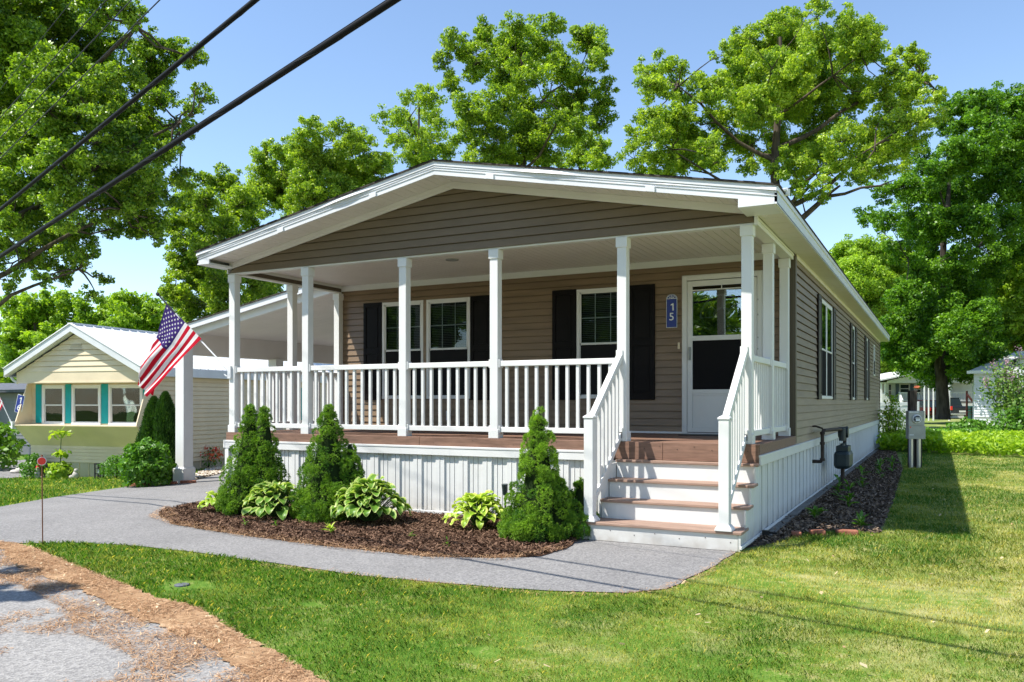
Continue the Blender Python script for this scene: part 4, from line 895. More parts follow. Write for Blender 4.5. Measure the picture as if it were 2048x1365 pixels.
# ================================================================ WIRES
def cable(p,d,s0,s1,rad,label,mt,twist=True,sag=.0006,name='overhead_cable',group='overhead cables'):
    p=Vector(p); d=Vector(d); n=60; mid=4.0
    pts=[]; 
    for k in range(n+1):
        s=s0+(s1-s0)*k/n; q=p+d*s; q.z+=(.004*(s+4)**2 if s<-4 else 0); pts.append(q)
    # smooth sag outside the near span
    root=None
    m=MB(); m.tube(pts,rad,8); o=m.build(name,mt,None,smooth=True); tag(o,label,'cable',group)
    if twist:
        m=MB(); tp=[]
        N=int((s1-s0)*8)
        for k in range(N+1):
            s=s0+(s1-s0)*k/N; q=p+d*s; i=min(n-1,int((s-s0)/(s1-s0)*n)); f=(s-s0)/(s1-s0)*n-i; q=pts[i].lerp(pts[i+1],f)
            a=s*5.2; tp.append(q+Vector((0,math.cos(a),math.sin(a)))*(rad*1.06))
        m.tube(tp,rad*.09,4); w_=m.build('lashing_wire',M['cable2'],o,smooth=True)
        m=MB(); tp=[Vector(q)+Vector((0,.0,rad*1.25)) for q in pts]; m.tube(tp,rad*.33,6); m.build('messenger_wire',M['cable'],o,smooth=True)
    return o
cable((-8.448,-2.697,3.170),(.95710,-.28069,.0720),-22,24,.021,'lower thick black overhead cable wrapped with a thin steel wire',M['cable'])
cable((-8.590,-2.611,3.773),(.95775,-.27255,.0918),-22,24,.019,'upper thick black overhead cable, just above the lowest one',M['cable'])
cable((-9.929,-1.808,4.790),(0.95500,-0.28331,0.08776),-14,22,0.006,'thin overhead wire, lowest of the thin ones above the thick cables',M['cable2'],twist=False,name='overhead_wire',group='thin overhead wires')
cable((-10.232,-1.626,5.170),(0.95493,-0.28360,0.08763),-14,22,0.006,'thin overhead wire, second lowest of the thin ones',M['cable2'],twist=False,name='overhead_wire',group='thin overhead wires')
cable((-10.434,-1.505,5.531),(0.95508,-0.28326,0.08708),-14,22,0.0055,'thin overhead wire, third from the thick cables',M['cable2'],twist=False,name='overhead_wire',group='thin overhead wires')
cable((-10.938,-1.202,6.126),(0.95295,-0.28933,0.09040),-14,22,0.004,'faintest thin overhead wire, highest at the top left',M['cable2'],twist=False,name='overhead_wire',group='thin overhead wires')

# ================================================================ BACKGROUND RIGHT
cR=Vector((math.cos(YAW),math.sin(YAW),0)); cF=Vector((-math.sin(YAW),math.cos(YAW),0)); CP=Vector((1.6663,-8.7659,0))
def far(u,d): return CP+(cF+cR*((u-1024)/1655.0))*d
fr=empty('vinyl_fence',far(1750,31),'bright white solid vinyl fence behind the rear corner of the taupe home','fence',rz=R(27))
m=MB(); x=.0
while x<1.50: m.box(x+.003,x+.147,-.015,.015,.08,1.25); x+=.15
m.build('fence_panel',M['white'],fr)
m=MB(); m.box(0,1.54,-.03,.03,1.27,1.40); m.box(0,1.54,-.03,.03,.90,.96); m.box(0,1.54,-.03,.03,.02,.10); m.split('rail',M['white'],fr,bevel=.006)
m=MB(); m.box(-.12,0,-.06,.06,0,1.5); m.build('post',M['white'],fr,bevel=.01); m=MB(); m.box(1.54,1.64,-.05,.05,0,1.42); m.build('post',M['white'],fr,bevel=.01)
# house A, porch facing us, far behind
D=72; px=D/1655.0
ha=empty('pale_blue_home',far(1760,D),'distant pale blue-white home with a railed porch behind the big tree trunk','house',rz=YAW)
hz=lambda v:(804-v)*px+1.41
X=lambda u:(u-1760)*px
m=MB(); m.box(X(1790),X(1965),1.6,9,0,hz(764)); m.box(X(1755),X(1790),1.2,9,0,hz(764)); m.build('wall',M['lt_grey'],ha)
m=MB(); m.prism([(X(1775),-.0,hz(766)),(X(1962),-.0,hz(766)),(X(1860),-.0,hz(743)),(X(1775),0,hz(762))],(0,.12,0)); m.build('gable',M['lt_grey'],ha)
m=MB(); pkx=X(1862)
for a,za,b,zb in ((X(1752),hz(763),pkx,hz(741)),(pkx,hz(741),X(1972),hz(763))):
    m.hexa([(a,-.5,za),(b,-.5,zb),(b,9,zb),(a,9,za)],[(a,-.5,za+.12),(b,-.5,zb+.12),(b,9,zb+.12),(a,9,za+.12)])
m.build('roof',M['tinroof'],ha)
m=MB(); m.box(X(1788),X(1962),-.1,1.6,hz(807),hz(803)); m.build('porch_floor',M['concrete'],ha)
m=MB(); m.box(X(1788),X(1962),-.1,-.05,0,hz(807)); m.build('skirting',M['white'],ha)
for u0,u1,v0,v1 in ((1788,1800,767,795),(1816,1836,767,787),(1850,1860,767,790)):
    m=MB(); m.box(X(u0),X(u1),1.55,1.6,hz(v1),hz(v0)); w_=m.build('window',M['white'],ha)
    m=MB(); m.box(X(u0)+.08,X(u1)-.08,1.53,1.55,hz(v1)+.06,hz((v0+v1)/2)-.03); m.box(X(u0)+.08,X(u1)-.08,1.53,1.55,hz((v0+v1)/2)+.03,hz(v0)-.08); m.build('pane',M['carglass'],w_)
for u0,u1 in ((1808,1814.5),(1838,1845)):
    m=MB(); m.box(X(u0),X(u1),1.54,1.59,hz(795),hz(767)); m.build('shutter',M['bluegrey'],ha)
m=MB(); m.box(X(1771),X(1779),1.14,1.19,hz(785),hz(768)); m.build('window',M['carglass'],ha)
m=MB()
for u in (1763,1770,1848,1900,1958): m.box(X(u)-.06,X(u)+.06,-.06,.06,hz(806) if u>1780 else 0,hz(765))
m.split('porch_post',M['white'],ha)
m=MB(); m.box(X(1798),X(1958),-.05,.0,hz(786.5),hz(784.8)); m.box(X(1798),X(1958),-.05,0,hz(802),hz(800.5))
rl=m.build('railing',M['white'],ha)
for k in range(48):
    u=1800+k*3.3; m=MB(); m.box(X(u)-.02,X(u)+.02,-.045,-.005,hz(801),hz(786)); m.build('baluster',M['white'],rl)
m=MB(); m.hexa([(X(1797),-.6,0),(X(1800),-.6,0),(X(1800),0,0),(X(1797),0,0)],[(X(1797),-.6,hz(800)),(X(1800),-.6,hz(800)),(X(1800),0,hz(784)),(X(1797),0,hz(784))])
m.prism([(X(1762),-.2,hz(788)),(X(1770),-.2,hz(788)),(X(1779),-.2,hz(802)),(X(1779),-.2,0),(X(1762),-.2,0)],(0,.05,0)); m.split('stair_rail',M['white'],ha)
hb_=empty('hanging_basket',far(1835,D-.4)+Vector((0,0,hz(775))),'orange flower basket hanging from the porch of the distant pale blue home','flower basket')
m=MB(); blob(m,(0,0,0),(.26,.22,.13),7,3,.3); m.build('flowers',M['orange'],hb_); m=MB(); m.tube([(0,0,.1),(0,0,.45)],.02,5); m.build('hanger',M['black'],hb_)
# house B
D2=50; px2=D2/1655.0
hb=empty('white_home',far(1948,D2),'distant white-sided home with a bright white roof behind the lilac','house',rz=YAW-.50)
X2=lambda u:(u-1948)*px2; z2=lambda v:(804-v)*px2+1.41
m=MB(); course_wall(m,lambda u,n,z:(u,-n,z),0,X2(2140),.5,z2(744),[],pitch=.16,lip=.03,gap=.03); m.box(0,X2(2140),.02,9,0,z2(744)); m.build('wall',M['lt_grey'],hb)
m=MB(); e0=z2(743)
m.hexa([(-.35,-.4,e0),(X2(2150),-.4,e0),(X2(2150),9,e0),(-.35,9,e0)],[(2.4,3.9,e0+1.35),(X2(2150),3.9,e0+1.35),(X2(2150),4.6,e0+1.35),(2.4,4.6,e0+1.35)]); m.build('roof',M['tinroof'],hb)
m=MB(); m.box(-.38,X2(2150),-.45,-.38,e0-.15,e0+.03); m.build('fascia',M['white2'],hb)
m=MB(); m.box(X2(2020),X2(2120),-1.6,-.02,.3,z2(722)); wg=m.build('wing',M['lt_grey'],hb)
m=MB(); m.prism([(X2(2014),-1.9,z2(722)),(X2(2126),-1.9,z2(722)),(X2(2070),-1.9,z2(700))],(0,6,0)); m.build('roof',M['darkroof'],wg)
m=MB(); m.box(X2(2036),X2(2058),-1.66,-1.6,z2(788),z2(752)); w_=m.build('window',M['white'],wg)
m=MB(); m.box(X2(2036)+.07,X2(2058)-.07,-1.68,-1.66,z2(788)+.07,z2(771)); m.box(X2(2036)+.07,X2(2058)-.07,-1.68,-1.66,z2(769),z2(752)-.07); m.build('pane',M['carglass'],w_)
m=MB(); m.box(X2(1987),X2(1994),-.06,-.02,z2(800),z2(765)); m.box(X2(2005),X2(2016),-.06,-.02,z2(800),z2(760)); m.build('window',M['carglass'],hb)
# cars
def car(name,loc,rz_,paint,label,cat,L,Wd,H,kind):
    r=empty(name,loc,label,cat,rz=rz_)
    def loft(secs,m):   # secs: list of (y,z0,z1,halfw_low,halfw_top)
        for (a,b) in zip(secs[:-1],secs[1:]):
            m.hexa([(-a[3],a[0],a[1]),(a[3],a[0],a[1]),(b[3],b[0],b[1]),(-b[3],b[0],b[1])],[(-a[4],a[0],a[2]),(a[4],a[0],a[2]),(b[4],b[0],b[2]),(-b[4],b[0],b[2])])
    h=Wd/2; m=MB(); loft([(0,.32,.78*H*.72,h*.92,h*.9),(.12,.28,.6*H,h,h*.96),(L*.7,.28,.6*H,h,h*.96),(L*.97,.3,.5*H,h*.97,h*.9),(L,.35,.42*H,h*.9,h*.85)],m); m.build('body',paint,r,bevel=.05)
    c0,c1=((.05,L*.68) if kind=='suv' else (L*.36,L*.70))
    m=MB(); loft([(c0,.6*H,.62*H,h*.9,h*.9),(c0+.25,.6*H,H,h*.92,h*.74),(c1-.6,.6*H,H,h*.92,h*.74),(c1,.6*H,.62*H,h*.9,h*.9)],m); cb=m.build('cabin',M['carglass'],r,bevel=.03)
    m=MB(); m.box(-h*.76,h*.76,c0+.22,c1-.55,H-.04,H+.02); m.build('roof',paint,r,bevel=.02)
    m=MB()
    if kind!='suv': m.box(-h*.8,h*.8,.12,c0-.05,.6*H-.02,.6*H+.012)
    if kind!='suv': m.build('bed',M['black'],r)
    for s in (-1,1):
        m=MB(); m.box(s*h*.92-.08,s*h*.92+.08,-.02,.1,.42*H,.60*H); m.build('tail_light',M['red'],r,bevel=.01)
        for y in (L*.2,L*.82):
            m=MB(); m.tube([(s*(h-.22),y,.36),(s*(h+.01),y,.36)],.36,20); t=m.build('wheel',M['tyre'],r); m=MB(); m.tube([(s*(h-.02),y,.36),(s*(h+.02),y,.36)],.21,14); m.build('rim',M['chrome'],t)
    m=MB(); m.box(-.26,.26,-.03,.0,.55,.70); m.build('licence_plate',M['plate'],r)
    m=MB(); m.box(-h*.95,h*.95,-.08,.08,.32,.48); m.build('bumper',M['chrome'] if kind!='suv' else paint,r,bevel=.02)
    return r
car('parked_car',far(1878,70),YAW+R(6),M['carred'],'red car parked in the shade just left of the big tree trunk','car',4.4,1.75,1.55,'suv')
car('parked_truck',far(1925,68),YAW-R(4),M['cardark'],'dark pickup truck parked right of the big tree trunk','truck',5.2,1.9,1.75,'pickup')
for k,(u,lab) in enumerate(((1944,'dark green wheeled bin beside the dark pickup truck'),(1957,'dark green wheeled bin next to the dark wooden stairs'))):
    r=empty('wheeled_bin',far(u,64),lab,'bin',rz=YAW,group='green wheeled bins')
    m=MB(); m.hexa([(-.24,-.26,.06),(.24,-.26,.06),(.24,.22,.06),(-.24,.22,.06)],[(-.31,-.34,1.0),(.31,-.34,1.0),(.31,.34,1.0),(-.31,.34,1.0)]); m.build('bin_body',M['bin'],r,bevel=.02)
    m=MB(); m.hexa([(-.33,-.38,1.0),(.33,-.38,1.0),(.33,.36,1.0),(-.33,.36,1.0)],[(-.28,-.3,1.08),(.28,-.3,1.08),(.28,.34,1.10),(-.28,.34,1.10)]); m.build('lid',M['bin'],r,bevel=.02)
    m=MB(); m.tube([(-.28,.22,.1),(.28,.22,.1)],.1,12); m.build('wheel',M['tyre'],r)
r=empty('wooden_stairs',far(1972,58),'dark red wooden stairs and railing at the left end of the white home','stairs',rz=YAW)
m=MB()
for k in range(5): m.box(-.7,.5,k*.28,k*.28+.3,k*.19+.1,k*.19+.15)
m.build('tread',M['darkwood'],r)
for x in (-.65,.45):
    m=MB(); m.box(x,x+.1,-.02,.08,0,1.15); m.box(x,x+.1,1.3,1.4,0,2.2); m.hexa([(x,0,.95),(x+.1,0,.95),(x+.1,1.4,1.95),(x,1.4,1.95)],[(x,0,1.07),(x+.1,0,1.07),(x+.1,1.4,2.07),(x,1.4,2.07)]); m.split('stair_rail',M['darkwood'],r)
for k,(u,h_,lab) in enumerate([(1849,1.9,'thin white pole left of the red car, tallest of the three'),(1857.5,1.5,'thin white pole in front of the red car, just left of the trunk'),(1867,1.6,'thin white pole touching the left side of the big trunk')]):
    m=MB(); m.tube([(0,0,0),(0,0,h_+1.0)],.055,8); o=world(m,'white_pole',M['white2'],lab,'pole',far(u,62),group='thin white poles by the tree')
m=MB(); m.tube([(0,0,0),(0,0,2.9)],.07,8); world(m,'white_pole',M['white2'],'white pole between the big trunk and the dark pickup','pole',far(1898.5,62),group='thin white poles by the tree')
# ================================================================ TREES
LOBES={
 'centre':((-16.22, 27.02, -0.41),[(-2.4,-2.6,18.5,0.72),(-3.3,0.2,19.8,0.56),(-2.4,0.6,20.4,0.77),(0.5,-1.6,19.2,0.71),(-0.6,-0.3,19.0,0.87),(1.4,0.3,19.6,0.73),(0.1,1.2,19.5,0.97),(2.4,2.6,19.7,0.83),(3.7,0.8,18.0,0.72),(-2.8,-2.6,17.7,0.59),(-3.6,-0.5,17.7,0.69),(-1.7,-1.3,17.9,0.87),(-1.7,1.1,18.2,1.05),(1.8,-2.9,16.2,0.92),(1.8,0.6,17.9,0.93),(2.0,2.3,17.9,0.83),(3.7,1.7,16.9,0.6),(2.8,3.0,16.6,0.83),(2.9,2.8,15.6,0.69),(-1.2,-3.2,15.2,0.89),(0.3,-3.3,14.9,0.99),(0.2,0.4,16.0,1.15),(0.8,3.3,16.8,1.07),(-2.1,-1.7,14.7,0.93),(-0.3,-2.2,14.0,0.96),(0.8,-0.2,14.4,1.13),(3.2,-1.3,14.0,0.75),(-1.0,-2.3,13.0,0.77),(-0.4,-0.7,13.4,0.8),(0.9,0.5,13.5,0.81)]),
 'leftback':((-24.82, 31.58, -0.56),[(-2.0,1.5,20.3,0.68),(-2.8,-0.2,18.8,0.66),(-0.1,-2.3,17.7,0.77),(1.1,-1.6,18.7,0.7),(-0.2,1.4,18.9,1.0),(-1.3,0.6,18.0,0.99),(-2.0,-0.2,17.2,0.74),(0.8,-0.5,16.6,1.03),(-0.6,0.3,16.3,0.82),(1.1,0.7,16.4,0.81),(-1.9,-0.7,15.9,0.73)]),
 'rightback':((-17.48, 36.49, -0.47),[(1.0,-0.6,17.1,0.65),(1.2,0.8,17.0,0.66),(0.4,-0.4,16.3,0.82),(1.4,1.1,16.3,0.66),(-0.9,-0.4,16.2,0.74),(1.6,-1.1,15.5,0.64)]),
 'midleft':((-27.81, 25.54, -0.56),[(1.1,-1.4,15.8,0.66),(2.8,-1.5,15.3,0.73),(2.4,0.6,15.5,0.76),(3.5,0.3,14.5,0.75),(1.5,-2.5,14.5,0.88),(-1.3,-1.3,15.1,0.76),(-3.7,-0.0,15.3,0.71),(-3.1,0.1,14.5,0.98),(-2.1,0.8,14.4,1.16),(1.7,-1.3,14.2,1.07),(1.6,1.1,14.3,1.03),(3.3,0.9,13.9,0.76),(3.4,1.5,14.5,0.6),(1.6,-2.2,12.4,1.05),(2.4,-0.8,12.8,0.9),(1.1,2.9,14.0,0.81),(-2.9,0.7,13.4,1.07),(-3.3,-0.4,13.6,0.79),(-3.4,-0.9,12.6,0.87),(0.4,-2.0,11.6,0.82),(1.1,-0.9,11.6,0.83)]),
 'lowleft':((-27.67, 18.86, -0.56),[(-0.1,0.7,12.4,0.53),(-1.1,1.0,12.1,0.69),(-2.1,0.9,12.5,0.46),(-3.2,1.0,12.4,0.47),(-0.2,1.4,11.7,0.61),(-3.2,0.7,11.6,0.7),(1.6,-2.3,10.3,0.75),(0.6,0.1,10.8,0.81),(-0.4,2.3,10.9,0.7),(-2.4,-0.5,10.4,0.68),(-2.7,1.2,10.5,0.86),(1.9,-1.6,9.5,0.76),(-1.4,-0.9,9.2,0.66),(0.5,-1.4,8.8,0.64),(-1.8,-0.7,8.2,0.82),(-1.2,-0.2,7.9,0.9),(2.3,-2.1,7.1,0.82),(2.2,-0.5,7.4,0.85),(-1.1,-1.6,6.9,0.79),(0.6,2.1,7.6,0.77),(2.1,1.3,7.6,0.6),(2.5,-0.6,8.2,0.64),(-2.5,0.5,6.6,0.85),(1.6,-1.6,6.2,0.77),(1.0,1.1,6.7,0.75)]),
 'bigright':((-5.12, 30.49, -0.0),[(-5.6,-1.9,17.0,0.47),(-5.1,-0.9,17.3,0.71),(-4.0,-2.2,16.6,0.61),(-3.2,-3.4,16.3,0.22),(-3.9,-4.8,14.7,0.71),(-4.0,-0.9,16.0,0.71),(-3.4,-2.0,14.8,0.61),(-5.3,-1.5,14.9,0.78),(-3.8,-2.8,14.1,0.75),(-5.7,-2.5,13.8,0.62),(-4.4,-3.5,13.1,0.82),(-4.1,0.1,14.2,0.88),(-5.7,-2.7,12.6,0.77),(-4.5,-2.8,12.3,0.83),(-3.7,-1.6,12.6,0.69),(-1.8,0.8,18.7,0.56),(-0.4,-3.2,16.9,0.43),(-2.1,-0.6,17.5,0.54),(-1.8,2.0,18.5,0.81),(-2.1,-3.1,15.2,0.65),(-2.3,1.6,17.3,0.89),(-0.1,1.8,19.3,0.8),(0.4,3.7,20.4,0.66),(2.0,-0.6,18.4,0.66),(3.3,-2.2,17.5,0.49),(-0.9,2.5,18.7,1.06),(0.4,3.3,18.9,1.23),(2.2,0.6,17.7,1.13),(3.7,-1.8,16.8,0.77),(4.3,-0.4,17.2,0.43),(-1.1,0.7,16.7,1.18),(0.8,-1.7,15.6,1.16),(1.5,5.3,18.0,1.35),(3.3,2.5,17.1,0.93),(4.2,-0.5,16.6,0.57),(-2.5,0.1,15.1,0.94),(-0.6,-1.7,14.3,1.03),(0.1,4.4,16.1,1.26),(1.9,5.0,16.3,1.25),(3.5,2.0,15.7,0.84),(-2.8,-0.2,13.7,0.86),(-1.7,1.0,13.8,0.96),(-0.3,2.9,13.9,0.9),(0.8,5.2,14.7,1.1),(3.2,-2.9,12.1,0.82),(-2.0,-2.3,12.1,0.67),(-1.1,0.5,12.5,0.7),(1.1,-1.4,11.8,0.8),(1.9,1.9,12.5,0.86),(3.2,-2.3,11.3,0.62),(4.9,5.4,18.4,0.49),(5.8,3.1,17.3,0.61),(5.0,-0.4,15.5,0.64),(5.9,4.0,16.8,0.7),(6.5,2.4,15.9,0.37),(4.7,-0.1,15.1,0.72),(5.5,2.7,15.7,0.84),(6.6,1.9,14.7,0.66),(5.0,0.3,14.2,0.58),(6.2,5.1,15.0,0.8),(6.9,4.1,15.5,0.46),(5.4,-0.8,13.0,0.77),(4.1,4.5,14.5,0.89),(6.0,0.3,12.7,0.57),(4.6,1.0,12.5,0.66),(5.3,5.6,13.8,0.65),(3.7,3.0,12.9,0.7),(1.4,-1.2,10.8,0.58),(2.0,-0.2,10.5,0.52),(3.6,0.8,11.4,0.45)]),
 'maple':((1.79, 52.06, -0.0),[(1.0,-1.5,20.1,0.97),(2.1,-2.8,19.5,0.94),(3.2,3.2,21.6,1.03),(4.2,-1.7,19.6,1.1),(0.1,0.5,19.4,0.84),(1.3,-0.8,19.0,1.14),(2.6,-3.4,18.0,1.23),(4.5,2.4,19.1,1.51),(0.7,-4.8,16.5,0.92),(-1.0,-1.2,17.3,0.83),(-0.1,-4.8,15.3,1.23),(1.5,-3.8,16.2,1.39),(3.4,1.0,17.2,1.49),(4.8,5.3,17.8,1.4),(-3.3,-3.9,14.6,0.81),(-2.1,-3.5,14.9,0.96),(-1.1,0.8,15.4,1.37),(0.8,5.4,16.2,1.63),(2.7,2.2,15.3,1.53),(4.2,1.2,14.9,1.32),(-4.2,-1.6,13.5,0.84),(-2.8,-4.7,12.5,0.95),(-1.6,2.7,13.8,1.24),(0.1,-2.3,12.6,1.29),(2.1,-2.9,12.2,1.41),(3.9,-1.6,12.4,1.26),(-2.2,-2.8,11.1,0.98),(-0.8,2.9,11.6,1.23),(1.0,-3.1,10.5,0.94),(2.9,2.4,11.2,1.36),(4.5,3.6,11.3,1.19),(0.1,-1.3,6.9,1.47),(-1.1,-0.1,5.9,1.69),(0.9,-4.4,5.5,1.54),(2.0,-3.8,6.3,1.23),(-1.7,-3.6,4.3,1.28),(-0.2,1.9,4.1,1.55),(1.5,-0.1,4.0,1.32),(2.4,-0.8,4.3,1.13),(-2.0,-0.2,7.5,1.02),(0.7,-0.1,9.7,1.33),(-0.7,-2.5,9.1,1.29),(2.4,4.5,9.5,1.41),(0.2,2.3,8.7,1.56),(-1.9,-3.3,8.1,1.13),(1.7,1.7,8.0,1.53),(-2.7,-1.2,5.7,1.34),(3.5,5.7,5.8,1.07),(-0.5,2.2,10.6,1.04),(6.0,2.1,19.8,1.48),(6.5,4.7,17.8,1.71),(6.3,2.2,14.5,1.48),(6.1,2.7,12.3,1.5)]),
 'backright':((-3.19, 83.25, -0.0),[(-2.9,-2.7,16.2,1.54),(-3.8,-1.0,16.1,1.31),(-0.6,-2.8,16.0,1.77),(1.1,1.8,15.1,2.11),(-1.7,-3.4,13.8,2.03),(0.0,-1.7,12.1,2.3),(2.2,3.2,13.1,2.13),(-0.6,-2.3,9.5,2.29),(1.6,1.6,9.7,2.1),(0.2,-0.2,7.1,2.08),(1.1,0.3,5.0,1.56),(3.0,1.5,10.7,1.56),(-1.8,-2.8,4.9,1.78),(-3.2,-0.2,12.5,2.11),(-1.5,-3.4,7.4,2.28),(-2.9,-2.7,9.6,2.06),(2.5,-0.4,8.0,2.3),(0.0,-1.5,4.4,2.3)]),
 'farright':((6.57, 61.28, -0.0),[(-1.6,-1.0,9.9,1.3),(-0.4,-1.0,9.4,1.47),(0.3,-2.1,10.4,1.26),(-0.8,1.9,8.3,1.73),(0.1,-3.1,7.4,1.59),(-2.0,-1.0,6.9,1.49),(-0.5,2.4,6.0,1.54),(-1.7,-3.1,5.1,1.08),(1.7,1.0,9.2,1.86),(1.8,1.1,6.4,1.86)]),
 'farleft':((-48.81, 23.71, -0.56),[(-1.3,-0.3,8.0,0.93),(0.5,-0.2,7.8,0.91),(0.7,0.8,8.3,0.81),(2.2,0.8,8.0,0.92),(-2.4,0.4,7.1,1.06),(-1.5,1.4,7.0,1.19),(1.8,1.1,7.0,1.04),(-0.6,-1.2,5.9,1.02),(-0.2,0.0,5.6,1.15),(-0.5,-1.0,4.7,0.91),(2.3,-0.2,5.5,1.12)]),
 'farmid':((-42.57, 24.67, -0.56),[(-1.5,-0.8,7.5,0.88),(-1.3,-0.4,7.0,0.89),(-2.3,1.3,8.0,0.69),(0.7,0.1,8.0,0.66),(1.3,0.7,7.7,0.78),(1.6,1.4,7.5,0.78),(1.7,-1.1,6.8,0.85),(1.2,0.7,6.8,0.78),(1.6,1.6,6.7,0.79),(2.4,2.2,7.0,0.9),(4.2,0.8,5.7,0.86),(1.7,-0.4,5.9,0.86)]),
 'leftoak':((-30.36, 8.47, -0.56),[(2.3,1.0,16.0,1.07),(2.2,2.3,16.6,1.02),(3.1,2.9,16.4,0.94),(7.3,0.9,14.9,0.75),(8.7,0.8,14.5,0.51),(7.0,2.7,15.7,0.4),(3.7,0.4,14.3,0.94),(1.4,3.2,15.8,1.06),(3.3,3.2,15.5,0.95),(4.8,3.3,15.5,0.67),(6.2,3.6,15.0,0.67),(6.5,4.3,15.0,0.76),(8.8,3.3,14.0,0.48),(2.6,0.9,13.5,1.06),(5.6,0.3,12.8,0.99),(1.9,4.3,15.0,1.08),(8.3,0.8,12.6,0.74),(4.9,4.7,14.4,0.79),(8.9,3.4,12.9,0.32),(8.2,4.4,13.0,0.45),(8.3,3.7,12.5,0.4),(7.3,3.1,12.7,0.57),(0.3,2.4,13.1,1.14),(6.6,-0.4,11.3,0.95),(7.4,0.3,11.5,0.88),(3.3,4.8,13.7,0.99),(6.6,3.4,12.3,0.74),(9.0,3.1,11.4,0.35),(5.4,5.4,12.3,0.62),(3.7,5.1,12.4,1.08),(7.4,0.7,10.5,0.97),(4.1,1.5,11.1,1.05),(4.6,-0.1,10.5,0.99),(7.9,2.9,10.7,0.64),(7.1,4.3,10.4,0.59),(8.3,2.0,9.7,0.84),(4.1,3.6,10.5,1.03),(7.0,-0.0,9.3,0.96),(4.5,0.0,9.5,1.07),(5.8,4.8,9.9,0.69),(6.7,2.7,9.1,0.81),(7.1,3.2,8.4,0.65),(5.3,3.5,8.5,0.67),(7.1,3.5,7.8,0.41),(5.7,2.0,8.8,0.88),(6.9,-0.2,8.2,0.81),(1.1,2.2,9.2,1.03),(2.4,4.9,8.9,0.64),(1.0,4.4,8.7,0.73),(2.0,2.3,8.1,0.68),(3.0,0.6,7.5,0.72),(5.5,1.7,6.9,0.56),(2.6,2.8,6.9,0.6),(4.0,3.5,6.7,0.43),(5.8,0.0,6.0,0.38),(3.8,0.2,6.4,0.47),(5.7,1.9,5.8,0.4),(1.9,1.1,6.1,0.33),(0.7,2.6,8.6,0.79),(3.4,1.7,8.3,0.74),(4.7,-0.6,7.7,0.67),(0.7,2.7,7.7,0.62),(4.4,1.7,7.3,0.49),(2.8,1.6,6.9,0.41),(2.3,-0.0,15.2,1.03),(1.1,0.3,14.0,1.14),(1.4,0.3,12.3,1.14),(0.1,0.9,11.0,1.18),(2.6,-0.3,8.8,0.94),(1.0,0.7,7.5,0.83),(3.5,-0.1,16.5,1.01),(1.9,2.5,18.2,1.12),(7.7,0.2,15.7,0.81)]),
}

